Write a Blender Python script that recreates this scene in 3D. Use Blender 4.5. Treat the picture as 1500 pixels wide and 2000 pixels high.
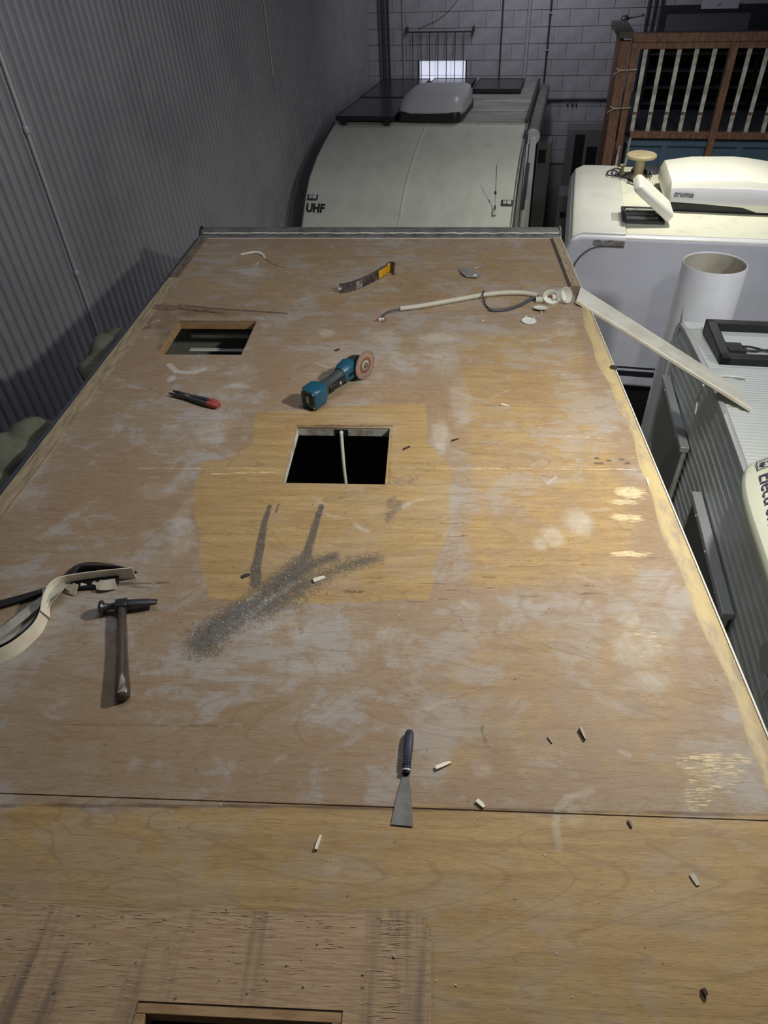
import bpy, bmesh, math, random
import numpy as np
from mathutils import Matrix, Vector, noise
random.seed(7); rng = np.random.default_rng(7)
S = bpy.context.scene
for o in list(bpy.data.objects): bpy.data.objects.remove(o)
R_ = math.radians

# ---------------------------------------------------------------- camera
FPX = 1300.0; PPX, PPY = 775.0, 1000.0
def nv(*a): return Vector(a).normalized()
_Z = -nv(27, -1496, -FPX)
_Y = nv(848 - PPX, 1131, -FPX); _Y = (_Y - _Z * _Y.dot(_Z)).normalized()
_X = _Y.cross(_Z)
RW = Matrix((_X, _Y, _Z))                       # camera axes -> world (world z = normal of the stripped roof)
ROOF = 2.60; CAMZ = ROOF + 1.44
CAM = Vector((0, 0, CAMZ))
cd = bpy.data.cameras.new('camera'); cam = bpy.data.objects.new('camera', cd)
S.collection.objects.link(cam); S.camera = cam
cam.matrix_world = Matrix.Translation(CAM) @ RW.to_4x4()
cd.sensor_fit = 'VERTICAL'; cd.sensor_height = 24; cd.lens = 24 * FPX / 2000
cd.shift_x = (750 - PPX) / 2000; cd.shift_y = 0; cd.clip_start = 0.02; cd.clip_end = 60

# ---------------------------------------------------------------- frames
ZB = RW @ (-nv(63, -1498, -FPX))                # true vertical of the building
_d = nv(.17, 1, 0); YB = (_d - ZB * _d.dot(ZB)).normalized(); XB = YB.cross(ZB)
FB3 = Matrix((XB, YB, ZB))                      # world dir -> building dir
FB = Matrix.Translation(CAM) @ FB3.transposed().to_4x4() @ Matrix.Translation((0, 0, -CAMZ))
YAW4 = -0.03997
F4 = FB @ Matrix.Rotation(-YAW4, 4, 'Z')
FW = Matrix.Identity(4)
def ray(u, v): return RW @ nv(u - PPX, -(v - PPY), -FPX)
def at(F, u, v, axis, val):
    """point of the photograph's pixel on the plane axis=val of frame F, in that frame"""
    Fi = F.inverted(); o = Fi @ CAM; d = Fi.to_3x3() @ ray(u, v)
    return o + d * ((val - o[axis]) / d[axis])
def rp(u, v, h=0.0):
    p = at(FW, u, v, 2, ROOF + h); return Vector((p.x, p.y, h))
def seg(u0, v0, u1, v1, h=0.0):
    a, b = rp(u0, v0, h), rp(u1, v1, h); d = b - a
    return (a + b) / 2, math.atan2(d.y, d.x), math.hypot(d.x, d.y)

# ---------------------------------------------------------------- light, world, exposure
W = bpy.data.worlds.new('world'); S.world = W; W.use_nodes = True
bg = W.node_tree.nodes['Background']; bg.inputs[0].default_value = (.62, .68, .85, 1); bg.inputs[1].default_value = 0.048
def area(name, loc, target, size, power, col, F=FW, sy=None):
    l = bpy.data.lights.new(name, 'AREA'); l.energy = power; l.color = col; l.size = size
    l.shape = 'RECTANGLE' if sy else 'DISK'
    if sy: l.size_y = sy
    o = bpy.data.objects.new(name, l); S.collection.objects.link(o)
    p = F @ Vector(loc); t = F @ Vector(target)
    o.matrix_world = Matrix.Translation(p) @ (t - p).to_track_quat('-Z', 'Y').to_matrix().to_4x4()
    return o
area('work_lamp', (1.12, 1.75, ROOF + 1.45), (.2, 1.8, ROOF + .1), .14, 38, (1, .965, .89))
area('high_bay_lamp', (1.2, 6.3, 4.7), (.9, 6.4, 2.2), .3, 40, (1, .97, .88), FB).data.spread = R_(125)
area('back_wall_fill', (-.6, 9.9, 5.0), (-.6, 12.1, 2.9), .15, 26, (.90, .88, 1), FB, 2.4).data.spread = R_(150)  # added fill without a known fixture, brightens the back wall
area('left_wall_fill', (-.7, 2.6, 6.2), (-2.5, 3.4, 2.6), .15, 38, (.86, .88, 1), FB, 2.4)  # unseen fill light added to lift the corrugated left wall
area('c3_side_fill', (2.7, 2.4, 4.3), (1.0, 5.56, 1.9), .25, 11, (.93, .93, 1), FB).data.spread = R_(85)  # added fill, lifts the crosswise caravan's side and the upright tube
S.view_settings.view_transform = 'Standard'; S.view_settings.look = 'None'
S.view_settings.exposure = 0.0; S.view_settings.gamma = 1.0; S.view_settings.use_curve_mapping = False

# ---------------------------------------------------------------- materials
def newmat(name):
    m = bpy.data.materials.new(name); m.use_nodes = True
    nt = m.node_tree; return m, nt, nt.nodes['Principled BSDF']
def N(nt, typ, **kw):
    n = nt.nodes.new(typ)
    for k, v in kw.items():
        if k.startswith('i_'): n.inputs[k[2:].replace('_', ' ')].default_value = v
        else: setattr(n, k, v)
    return n
def mixc(nt, fac, a, b, blend='MIX'):
    n = nt.nodes.new('ShaderNodeMix'); n.data_type = 'RGBA'; n.blend_type = blend
    for i, x in ((0, fac), (6, a), (7, b)):
        if isinstance(x, (int, float)): n.inputs[i].default_value = x
        elif isinstance(x, tuple): n.inputs[i].default_value = x + (1,) if len(x) == 3 else x
        else: nt.links.new(x, n.inputs[i])
    return n.outputs[2]
def mth(nt, op, a, b=0.0, c=None, clamp=False):
    n = nt.nodes.new('ShaderNodeMath'); n.operation = op; n.use_clamp = clamp
    for i, x in enumerate((a, b) if c is None else (a, b, c)):
        if isinstance(x, (int, float)): n.inputs[i].default_value = x
        else: nt.links.new(x, n.inputs[i])
    return n.outputs[0]
def sstep(nt, x, lo, hi):
    n = nt.nodes.new('ShaderNodeMapRange'); n.interpolation_type = 'SMOOTHSTEP'
    nt.links.new(x, n.inputs[0]); n.inputs[1].default_value = lo; n.inputs[2].default_value = hi
    return n.outputs[0]
def coords(nt, scale=(1, 1, 1), obj=True):
    t = nt.nodes.new('ShaderNodeTexCoord'); mp = nt.nodes.new('ShaderNodeMapping')
    mp.inputs['Scale'].default_value = scale; nt.links.new(t.outputs['Object'], mp.inputs[0]); return mp.outputs[0]
def noi(nt, vec, scale, detail=4, rough=.6, dist=0.0):
    n = N(nt, 'ShaderNodeTexNoise'); nt.links.new(vec, n.inputs['Vector'])
    n.inputs['Scale'].default_value = scale; n.inputs['Detail'].default_value = detail
    n.inputs['Roughness'].default_value = rough; n.inputs['Distortion'].default_value = dist
    return n.outputs['Fac']
def bump(nt, bsdf, h, strength=.3, dist=.002):
    b = nt.nodes.new('ShaderNodeBump'); b.inputs['Strength'].default_value = strength; b.inputs['Distance'].default_value = dist
    nt.links.new(h, b.inputs['Height']); nt.links.new(b.outputs[0], bsdf.inputs['Normal'])
def mat(name, col, rough=.5, metal=0.0, col2=None, nscale=8, lo=.4, hi=.65, bumps=0, bscale=60, stretch=(1, 1, 1), spec=None, emit=None, dist=.002):
    m, nt, b = newmat(name)
    b.inputs['Base Color'].default_value = (*col, 1); b.inputs['Roughness'].default_value = rough; b.inputs['Metallic'].default_value = metal
    if spec is not None: b.inputs['Specular IOR Level'].default_value = spec
    if col2 or bumps:
        v = coords(nt, stretch)
        if col2:
            nt.links.new(mixc(nt, sstep(nt, noi(nt, v, nscale, 6, .65), lo, hi), col, col2), b.inputs['Base Color'])
        if bumps: bump(nt, b, noi(nt, v, bscale, 4), bumps, dist)
    if emit:
        b.inputs['Emission Color'].default_value = (*emit[:3], 1); b.inputs['Emission Strength'].default_value = emit[3]
    return m
M = {}
M['shell_white'] = mat('white_shell', (.66, .66, .60), .35, col2=(.60, .60, .53), nscale=3)
M['c2_white'] = mat('dusty_white', (.62, .63, .55), .4, col2=(.52, .53, .46), nscale=5, lo=.35, hi=.75, stretch=(1, .6, 1))
M['c2_roof'] = mat('dirty_roof', (.30, .31, .27), .6, col2=(.22, .22, .19), nscale=4, stretch=(.5, 2, 1))
M['c3_roof'] = mat('yellowed_roof', (.70, .70, .55), .5, col2=(.52, .51, .38), nscale=6, lo=.5, hi=.78, bumps=.1)
M['c3_side'] = mat('lavender_white', (.68, .69, .73), .45, col2=(.60, .61, .63), nscale=2)
M['c4_face'] = mat('grey_ribbed_side', (.62, .66, .67), .4, col2=(.54, .57, .54), nscale=3)
M['c4_roof'] = mat('pale_ribbed_roof', (.58, .62, .59), .5, col2=(.42, .45, .42), nscale=14, lo=.55, hi=.75, stretch=(.5, 3, 1))
M['ac_white'] = mat('aged_white_plastic', (.78, .78, .66), .35)
M['ac_face'] = mat('cool_white_plastic', (.62, .62, .66), .4)
M['ac2'] = mat('grey_white_plastic', (.42, .43, .43), .3)
M['elx'] = mat('cream_plastic', (.62, .64, .50), .35)
M['black'] = mat('black_plastic', (.012, .013, .016), .45)
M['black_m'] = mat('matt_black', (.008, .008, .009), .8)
M['darkgrey'] = mat('dark_grey', (.04, .045, .05), .5)
M['glass_dark'] = mat('dark_glass', (.13, .14, .13), .3, spec=.5)
M['alu'] = mat('aluminium', (.50, .51, .52), .4, .25)
M['alu_dull'] = mat('dull_aluminium', (.24, .25, .23), .55, .35, col2=(.15, .15, .13), nscale=12)
M['steel_dark'] = mat('dark_steel', (.07, .072, .08), .38, .7, col2=(.12, .12, .12), nscale=40, bumps=.2)
M['steel'] = mat('worn_steel', (.17, .17, .15), .5, .5, col2=(.13, .12, .10), nscale=18, bumps=.1)
M['rust'] = mat('rusty_steel', (.06, .05, .05), .6, .4, col2=(.16, .14, .12), nscale=30)
M['handle_wood'] = mat('dark_handle_wood', (.055, .042, .035), .35, col2=(.10, .08, .065), nscale=20, stretch=(.3, 4, 4), bumps=.2)
M['yellow'] = mat('yellow_paint', (.75, .42, .02), .5, col2=(.10, .06, .02), nscale=60, lo=.58, hi=.62)
M['blue'] = mat('teal_blue_plastic', (.012, .085, .14), .35)
M['rubber'] = mat('dark_rubber', (.035, .045, .048), .6, bumps=.3, bscale=300)
M['disc'] = None
M['red'] = mat('red_grip', (.36, .06, .05), .5)
M['cream'] = mat('cream_trim', (.82, .78, .64), .45, col2=(.74, .66, .50), nscale=14)
M['white_trim'] = mat('white_trim', (.70, .69, .60), .45, col2=(.58, .56, .47), nscale=8)
M['grey_trim'] = mat('greyed_trim', (.52, .51, .42), .55, col2=(.36, .35, .29), nscale=20)
M['hose'] = mat('beige_plastic', (.55, .53, .44), .5)
M['box_white'] = mat('off_white_plastic', (.72, .73, .66), .45)
M['cable_grey'] = mat('grey_cable', (.07, .075, .085), .5)
M['cable_white'] = mat('off_white_cable', (.55, .53, .45), .4)
M['wire_red'] = mat('red_wire', (.45, .09, .07), .5)
M['glue'] = mat('yellow_glue', (.56, .44, .22), .6, col2=(.38, .30, .20), nscale=9, lo=.42, hi=.7, bumps=.5, bscale=40, stretch=(3, 1, 1))
M['edge_wood'] = mat('weathered_wood_strip', (.42, .33, .20), .65, col2=(.24, .18, .11), nscale=10, stretch=(8, .8, 1), bumps=.3)
M['frame_wood'] = mat('raw_wood', (.46, .30, .15), .7, col2=(.34, .20, .09), nscale=10, stretch=(1, 6, 6), bumps=.3)
M['frame_white'] = mat('painted_white_wood', (.66, .66, .64), .6, col2=(.42, .36, .20), nscale=14, lo=.45, hi=.6)
M['red_timber'] = mat('stained_timber', (.25, .13, .075), .6, col2=(.13, .06, .035), nscale=8, stretch=(6, 6, 1))
M['cap_timber'] = mat('grey_cap_timber', (.10, .09, .075), .7, col2=(.06, .05, .04), nscale=10)
M['baluster'] = mat('white_paint', (.66, .66, .58), .6, col2=(.34, .34, .28), nscale=10)
M['blue_panel'] = mat('blue_paint', (.085, .15, .21), .6, col2=(.065, .12, .17), nscale=5)
M['block'] = mat('painted_block', (.40, .39, .41), .85, col2=(.34, .335, .35), nscale=5, bumps=.4, bscale=50, dist=.004)
M['mortar'] = mat('mortar', (.25, .25, .26), .9)
M['wall_sheet'] = mat('grey_corrugated_steel', (.34, .34, .352), .5, .1, col2=(.29, .29, .305), nscale=1.5, bumps=.05)
M['floor'] = mat('dark_concrete', (.045, .047, .045), .8, col2=(.03, .03, .03), nscale=3)
M['tarp'] = mat('olive_canvas', (.13, .135, .09), .8, col2=(.085, .085, .055), nscale=10, bumps=.4)
M['side_blue'] = mat('blue_grey_moulding', (.10, .125, .15), .5)
M['tubeplastic'] = mat('white_tube_plastic', (.72, .73, .74), .4, col2=(.66, .67, .66), nscale=3)
M['tubein'] = mat('dusty_tube_lining', (.50, .48, .38), .6, col2=(.40, .36, .28), nscale=6)
M['window_light'] = mat('frosted_daylight_pane', (.7, .72, .8), .6, emit=(.78, .82, 1.0, .72))
M['stool'] = mat('tan_plastic', (.42, .34, .18), .6, col2=(.50, .44, .30), nscale=14)
M['paper'] = mat('paper', (.5, .5, .55), .7)
M['text_dark'] = mat('dark_print', (.02, .02, .022), .5)
M['text_blue'] = mat('blue_grey_print', (.05, .05, .10), .5)
M['interior'] = mat('interior_panel', (.22, .22, .18), .7)
M['interior_rail'] = mat('interior_rail', (.75, .77, .70), .4)
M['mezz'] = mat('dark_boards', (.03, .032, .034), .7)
M['plastic_clear'] = mat('grey_film', (.28, .26, .24), .2)
M['screw'] = mat('screw', (.10, .08, .07), .4, .6)

def disc_mat():
    m, nt, b = newmat('worn_cutting_disc')
    t = nt.nodes.new('ShaderNodeTexCoord'); l = N(nt, 'ShaderNodeVectorMath', operation='LENGTH'); nt.links.new(t.outputs['Object'], l.inputs[0])
    cr = nt.nodes.new('ShaderNodeValToRGB'); nt.links.new(mth(nt, 'MULTIPLY', l.outputs['Value'], 15.0), cr.inputs[0])
    e = cr.color_ramp.elements; e[0].position = .0; e[0].color = (.12, .12, .12, 1); e[1].position = 1; e[1].color = (.20, .14, .12, 1)
    for p, c in ((.28, (.45, .42, .38, 1)), (.36, (.16, .07, .05, 1)), (.52, (.20, .10, .07, 1)), (.62, (.38, .24, .16, 1)), (.75, (.28, .19, .15, 1))):
        x = e.new(p); x.color = c
    n = noi(nt, t.outputs['Object'], 120, 5)
    nt.links.new(mixc(nt, .5, cr.outputs[0], n, 'OVERLAY'), b.inputs['Base Color']); b.inputs['Roughness'].default_value = .8
    bump(nt, b, n, .5, .001); return m
M['disc'] = disc_mat()

def roof_mat():
    """stripped plywood; painted masks (dirt, glue, powder, lamp sparkle) come from two colour attributes, broken up with fine noise"""
    m, nt, b = newmat('stripped_plywood')
    L = nt.links
    a1 = N(nt, 'ShaderNodeAttribute', attribute_name='stain_a'); a2 = N(nt, 'ShaderNodeAttribute', attribute_name='stain_b')
    s1 = nt.nodes.new('ShaderNodeSeparateColor'); s2 = nt.nodes.new('ShaderNodeSeparateColor')
    L.new(a1.outputs['Color'], s1.inputs[0]); L.new(a2.outputs['Color'], s2.inputs[0])
    clean, powder, dust = s1.outputs; pale, peel, brown = s2.outputs
    v = coords(nt)
    vg = coords(nt, (1, 14, 1))                      # grain runs across the caravan
    vf = coords(nt, (6, 90, 6))
    pores = noi(nt, vf, 7, 3, .6)
    grain = noi(nt, vg, 3.2, 6, .6, .5)
    cloud = noi(nt, v, 2.2, 6, .62)
    fine = noi(nt, v, 55, 5, .7)
    mid = noi(nt, v, 11, 6, .68)
    midx = mth(nt, 'ADD', mth(nt, 'MULTIPLY', noi(nt, coords(nt, (1, 2.2, 1)), 7, 6, .7, .3), .42), mth(nt, 'MULTIPLY', noi(nt, v, 4.2, 8, .74, 1.1), .58))
    # bare film-greyed ply
    base = mixc(nt, sstep(nt, cloud, .35, .65), (.350, .250, .155), (.385, .305, .218))
    base = mixc(nt, mth(nt, 'MULTIPLY', sstep(nt, grain, .35, .7), .40), base, (.30, .195, .105))
    gold = mixc(nt, sstep(nt, grain, .3, .7), (.49, .34, .145), (.38, .25, .105))
    cb = sstep(nt, mth(nt, 'ADD', clean, mth(nt, 'MULTIPLY', mth(nt, 'SUBTRACT', mid, .5), .5)), .35, .6)
    col = mixc(nt, cb, base, gold)
    col = mixc(nt, mth(nt, 'MULTIPLY', sstep(nt, pores, .5, .68), .45), col, (.18, .11, .055))
    # grey adhesive film, blotchy
    film = mth(nt, 'MULTIPLY', sstep(nt, mth(nt, 'ADD', midx, mth(nt, 'MULTIPLY', mth(nt, 'SUBTRACT', cloud, .5), .5)), .475, .60), mth(nt, 'SUBTRACT', .78, mth(nt, 'MULTIPLY', clean, .62), clamp=True))
    col = mixc(nt, film, col, (.42, .395, .36))
    hair = noi(nt, coords(nt, (4, 150, 4)), 6, 2, .6)
    col = mixc(nt, mth(nt, 'MULTIPLY', sstep(nt, hair, .5, .72), .38), col, (.22, .14, .08))
    col = mixc(nt, mth(nt, 'MULTIPLY', sstep(nt, hair, .42, .28), .22), col, (.60, .50, .36))
    wv = noi(nt, coords(nt, (.55, 2.6, 1)), 2.0, 3, .5, 1.2)
    ringf = mth(nt, 'MULTIPLY', mth(nt, 'ABSOLUTE', mth(nt, 'SUBTRACT', mth(nt, 'FRACT', mth(nt, 'MULTIPLY', wv, 11.0)), .5)), 2.0)
    col = mixc(nt, mth(nt, 'MULTIPLY', sstep(nt, ringf, .25, .0), .34), col, (.24, .15, .075))
    # brown water stain
    bb = sstep(nt, mth(nt, 'ADD', brown, mth(nt, 'MULTIPLY', mth(nt, 'SUBTRACT', mid, .5), .7)), .3, .75)
    col = mixc(nt, mth(nt, 'MULTIPLY', bb, .75), col, (.10, .052, .03))
    # peeled veneer
    pg = noi(nt, coords(nt, (3, 42, 3)), 5, 5, .7)
    pcol = mixc(nt, sstep(nt, pg, .35, .65), (.54, .39, .24), (.40, .265, .145))
    vs = noi(nt, coords(nt, (9, .7, 1)), 1.3, 4, .55)
    pcol = mixc(nt, mth(nt, 'MULTIPLY', sstep(nt, vs, .52, .66), .75), pcol, (.17, .13, .10))
    col = mixc(nt, sstep(nt, peel, .45, .55), col, pcol)
    # whitish powder
    pn = mth(nt, 'ADD', mth(nt, 'MULTIPLY', midx, .9), mth(nt, 'MULTIPLY', fine, .35))
    pw = sstep(nt, mth(nt, 'ADD', powder, mth(nt, 'SUBTRACT', pn, .62)), .28, .85)
    col = mixc(nt, mth(nt, 'MULTIPLY', pw, .72), col, (.58, .55, .48))
    # scraped pale wood and painted lamp sparkle, grain-wise streaks
    sp = noi(nt, coords(nt, (5, 60, 5)), 5, 4, .7)
    pl = sstep(nt, mth(nt, 'ADD', pale, mth(nt, 'MULTIPLY', mth(nt, 'SUBTRACT', sp, .5), 1.5)), .48, .62)
    col = mixc(nt, mth(nt, 'MULTIPLY', pl, .85), col, (.78, .64, .38))
    # grey grinding dust
    dn = mth(nt, 'ADD', dust, mth(nt, 'ADD', mth(nt, 'MULTIPLY', mth(nt, 'SUBTRACT', fine, .5), 1.3), mth(nt, 'MULTIPLY', mth(nt, 'SUBTRACT', mid, .5), .7)))
    dd = mth(nt, 'MULTIPLY', sstep(nt, dust, .03, .30), sstep(nt, mth(nt, 'ADD', dn, mth(nt, 'MULTIPLY', mth(nt, 'SUBTRACT', noi(nt, v, 160, 3, .7), .5), 1.2)), .28, .95))
    dcol = mixc(nt, sstep(nt, fine, .35, .7), (.05, .049, .046), (.15, .145, .135))
    col = mixc(nt, mth(nt, 'MULTIPLY', dd, .85), col, dcol)
    # small dark specks
    vo = N(nt, 'ShaderNodeTexVoronoi'); L.new(v, vo.inputs['Vector']); vo.inputs['Scale'].default_value = 26; vo.inputs['Randomness'].default_value = 1
    sk = mth(nt, 'LESS_THAN', vo.outputs['Distance'], mth(nt, 'MULTIPLY', sstep(nt, noi(nt, v, 4, 3), .45, .75), .085))
    col = mixc(nt, mth(nt, 'MULTIPLY', sk, .6), col, (.07, .05, .04))
    vo2 = N(nt, 'ShaderNodeTexVoronoi'); L.new(v, vo2.inputs['Vector']); vo2.inputs['Scale'].default_value = 41
    sk2 = mth(nt, 'LESS_THAN', vo2.outputs['Distance'], mth(nt, 'MULTIPLY', sstep(nt, noi(nt, v, 6, 3), .5, .8), .10))
    col = mixc(nt, mth(nt, 'MULTIPLY', sk2, .7), col, (.66, .62, .52))
    L.new(col, b.inputs['Base Color'])
    b.inputs['Roughness'].default_value = .55
    b.inputs['Specular IOR Level'].default_value = .25
    h = mth(nt, 'ADD', mth(nt, 'MULTIPLY', pores, .35), mth(nt, 'MULTIPLY', fine, .25))
    h = mth(nt, 'ADD', h, mth(nt, 'MULTIPLY', mth(nt, 'MULTIPLY', sstep(nt, peel, .4, .6), pg), 1.6))
    h = mth(nt, 'ADD', h, mth(nt, 'MULTIPLY', pl, .4))
    h = mth(nt, 'ADD', h, mth(nt, 'MULTIPLY', mth(nt, 'MULTIPLY', dd, fine), 2.5))
    bump(nt, b, h, .5, .0022)
    return m
M['roof'] = roof_mat()

# ---------------------------------------------------------------- mesh helpers
class MB:
    def __init__(s): s.v = []; s.f = []
    def add(s, vs, fs):
        k = len(s.v); s.v += [tuple(x) for x in vs]; s.f += [tuple(i + k for i in f) for f in fs]; return s
    def box(s, x0, x1, y0, y1, z0, z1, T=None):
        vs = [Vector((x, y, z)) for x in (x0, x1) for y in (y0, y1) for z in (z0, z1)]
        if T: vs = [T @ p for p in vs]
        return s.add(vs, [(0, 1, 3, 2), (4, 6, 7, 5), (0, 4, 5, 1), (2, 3, 7, 6), (0, 2, 6, 4), (1, 5, 7, 3)])
    def bar(s, a, b, w, h, up=Vector((0, 0, 1))):
        a, b = Vector(a), Vector(b); d = (b - a).normalized(); r = d.cross(up)
        r = r.normalized() if r.length > 1e-4 else Vector((1, 0, 0)); u = r.cross(d)
        vs = [p + r * (i * w / 2) + u * (j * h / 2) for p in (a, b) for i in (-1, 1) for j in (-1, 1)]
        return s.add(vs, [(0, 2, 3, 1), (4, 5, 7, 6), (0, 1, 5, 4), (2, 6, 7, 3), (0, 4, 6, 2), (1, 3, 7, 5)])
    def prism(s, poly, axis, a, b):
        """poly = list of 2d points (the two other axes in order), extruded along axis from a to b"""
        def P(p, t):
            q = list(p); q.insert(axis, t); return tuple(q)
        n = len(poly); vs = [P(p, a) for p in poly] + [P(p, b) for p in poly]
        fs = [tuple(range(n))[::-1], tuple(range(n, 2 * n))] + [(i, (i + 1) % n, n + (i + 1) % n, n + i) for i in range(n)]
        return s.add(vs, fs)
    def rings(s, rings, cap=True, closed=True):
        n = len(rings[0]); k = 0; vs = [p for r in rings for p in r]; fs = []
        m = n if closed else n - 1
        for i in range(len(rings) - 1):
            for j in range(m): fs.append((i * n + j, i * n + (j + 1) % n, (i + 1) * n + (j + 1) % n, (i + 1) * n + j))
        if cap and closed: fs += [tuple(range(n))[::-1], tuple((len(rings) - 1) * n + j for j in range(n))]
        return s.add(vs, fs)
    def lathe(s, prof, seg=24, T=None, cap=True):
        """prof = (radius, height) about z"""
        rs = []
        for r, z in prof:
            ring = [Vector((r * math.cos(2 * math.pi * j / seg), r * math.sin(2 * math.pi * j / seg), z)) for j in range(seg)]
            rs.append([T @ p for p in ring] if T else ring)
        return s.rings(rs, cap)
    def loft(s, secs, n=24, T=None, e=.5):
        """secs = (x, cy, cz, half_y, half_z): rounded sections along x"""
        rs = []
        for sec in secs:
            x, cy, cz, hy, hz = sec[:5]; ee = sec[5] if len(sec) > 5 else e
            ring = []
            for j in range(n):
                t = 2 * math.pi * j / n; c, si = math.cos(t), math.sin(t)
                p = Vector((x, cy + hy * math.copysign(abs(c) ** ee, c), cz + hz * math.copysign(abs(si) ** ee, si)))
                ring.append(T @ p if T else p)
            rs.append(ring)
        return s.rings(rs)
    def tube(s, pts, rad, n=8, cap=True):
        pts = [Vector(p) for p in pts]; rs = []; u = None
        for i, p in enumerate(pts):
            d = (pts[min(i + 1, len(pts) - 1)] - pts[max(i - 1, 0)]).normalized()
            if u is None: u = d.orthogonal().normalized()
            u = (u - d * u.dot(d)).normalized(); w = d.cross(u)
            r = rad(i) if callable(rad) else rad
            rs.append([p + (u * math.cos(2 * math.pi * j / n) + w * math.sin(2 * math.pi * j / n)) * r for j in range(n)])
        return s.rings(rs, cap)
    def ribbon(s, pts, wdirs, width, thick):
        """flat strip along pts; wdirs = direction of its width at each point"""
        rs = []; pts = [Vector(p) for p in pts]
        for i, p in enumerate(pts):
            d = (pts[min(i + 1, len(pts) - 1)] - pts[max(i - 1, 0)]).normalized()
            w = Vector(wdirs[i]); w = (w - d * w.dot(d)).normalized(); t = d.cross(w)
            W_ = width[i] if isinstance(width, (list, tuple)) else width
            rs.append([p + w * W_ / 2 + t * thick / 2, p + w * W_ / 2 - t * thick / 2, p - w * W_ / 2 - t * thick / 2, p - w * W_ / 2 + t * thick / 2])
        return s.rings(rs)
    def build(s, name, m, parent=None, bev=0, smooth=None, F=None, seg=2, kind=None):
        me = bpy.data.meshes.new(name); me.from_pydata(s.v, [], s.f)
        bm = bmesh.new(); bm.from_mesh(me); bmesh.ops.recalc_face_normals(bm, faces=bm.faces); bm.to_mesh(me); bm.free()
        me.materials.append(m)
        o = bpy.data.objects.new(name, me); S.collection.objects.link(o)
        if parent: o.parent = parent
        elif F is not None: o.matrix_world = F
        if bev:
            md = o.modifiers.new('bevel', 'BEVEL'); md.width = bev; md.segments = seg; md.limit_method = 'ANGLE'; md.angle_limit = R_(35)
            smooth = smooth or 40
        if smooth:
            me.shade_smooth(); me.set_sharp_from_angle(angle=R_(smooth))
        if kind: o['kind'] = kind
        return o
def smooth_path(pts, k=6):
    """Catmull-Rom through pts"""
    P = [Vector(p) for p in pts]; P = [P[0] * 2 - P[1]] + P + [P[-1] * 2 - P[-2]]; out = []
    for i in range(1, len(P) - 2):
        for j in range(k):
            t = j / k; a, b, c, d = P[i - 1:i + 3]
            out.append(.5 * ((2 * b) + (c - a) * t + (2 * a - 5 * b + 4 * c - d) * t * t + (3 * b - a - 3 * c + d) * t ** 3))
    return out + [P[-2]]
def tag(o, label=None, cat=None, group=None, kind=None):
    if label: o['label'] = label
    if cat: o['category'] = cat
    if group: o['group'] = group
    if kind: o['kind'] = kind
    return o
def thing(name, label, cat, F=FW, loc=(0, 0, 0), rz=0, group=None, kind=None, rot=None):
    o = bpy.data.objects.new(name, None); S.collection.objects.link(o); o.empty_display_size = .05
    T = Matrix.Translation(loc) @ Matrix.Rotation(rz, 4, 'Z')
    if rot is not None: T = Matrix.Translation(loc) @ rot
    o.matrix_world = F @ T
    return tag(o, label, cat, group, kind)
def on_roof(name, label, cat, c, rz=0, group=None, h=0):
    return thing(name, label, cat, FW, (c.x, c.y, ROOF + h), rz, group)
def text_obj(name, body, size, m, parent, loc, rot, ext=.0008, shear=0, bold=0, xs=1.0):
    cu = bpy.data.curves.new(name, 'FONT'); cu.body = body; cu.size = size; cu.extrude = ext; cu.shear = shear; cu.offset = bold; cu.resolution_u = 3
    tmp = bpy.data.objects.new('tmp', cu); S.collection.objects.link(tmp)
    me = bpy.data.meshes.new_from_object(tmp.evaluated_get(bpy.context.evaluated_depsgraph_get())); bpy.data.objects.remove(tmp)
    me.materials.clear(); me.materials.append(m); me.name = name
    o = bpy.data.objects.new(name, me); S.collection.objects.link(o); o.parent = parent
    o.location = loc; o.rotation_euler = rot; o.scale = (xs, 1, 1); return o
def copy_part(o, parent, loc=None):
    c = o.copy(); S.collection.objects.link(c); c.parent = parent
    if loc is not None: c.location = loc
    return c

# ================================================================ building (frame FB)
WX, BY = -3.08, 12.1
fl = MB().box(WX - .1, 6, -3, BY + .2, -.1, 0).build('floor', M['floor'], F=FB, kind='structure')

# left wall: corrugated sheets, each its own piece
wl = thing('wall_left', None, None, FB, (WX, 0, 0), kind='structure')
MB().box(-.16, -.05, -1.5, BY, 0, 4.6).build('wall_backing', M['black_m'], wl)
PITCH = .076
def corr(y0, n, z0, z1, off):
    m = MB(); pts = []
    P_ = ((0, .0), (.12, .0012), (.24, .0), (.32, -.005), (.37, -.018), (.42, -.032), (.5, -.036), (.58, -.032), (.63, -.018), (.68, -.005), (.76, .0), (.88, .0012))
    for i in range(n):
        for f, h in P_: pts.append((off + .010 + h, y0 + (i + f) * PITCH))
    pts.append((off + .010, y0 + n * PITCH))
    vs = [(x, y, z) for z in (z0, z1) for x, y in pts]; q = len(pts)
    return m.add(vs, [(i, i + 1, q + i + 1, q + i) for i in range(q - 1)])
ends = [-1.2 + .0, 3.84 - 12 * PITCH * 3, 3.84, 7.89, 12.09]
y = 3.84 - 66 * PITCH; k = 0
bnd = [3.84 - 66 * PITCH, 3.84 - 44 * PITCH, 3.84 - 22 * PITCH, 3.84, 3.84 + 18 * PITCH, 3.84 + 36 * PITCH, 3.84 + 53 * PITCH, 3.84 + 72 * PITCH, 3.84 + 91 * PITCH, 3.84 + 109 * PITCH]
for a, b in zip(bnd, bnd[1:]):
    n = round((b - a) / PITCH)
    corr(a, n, 0, 4.6, .0 if k % 2 else .0015).build('corrugated_sheet', M['wall_sheet'], wl, smooth=80); k += 1
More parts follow.
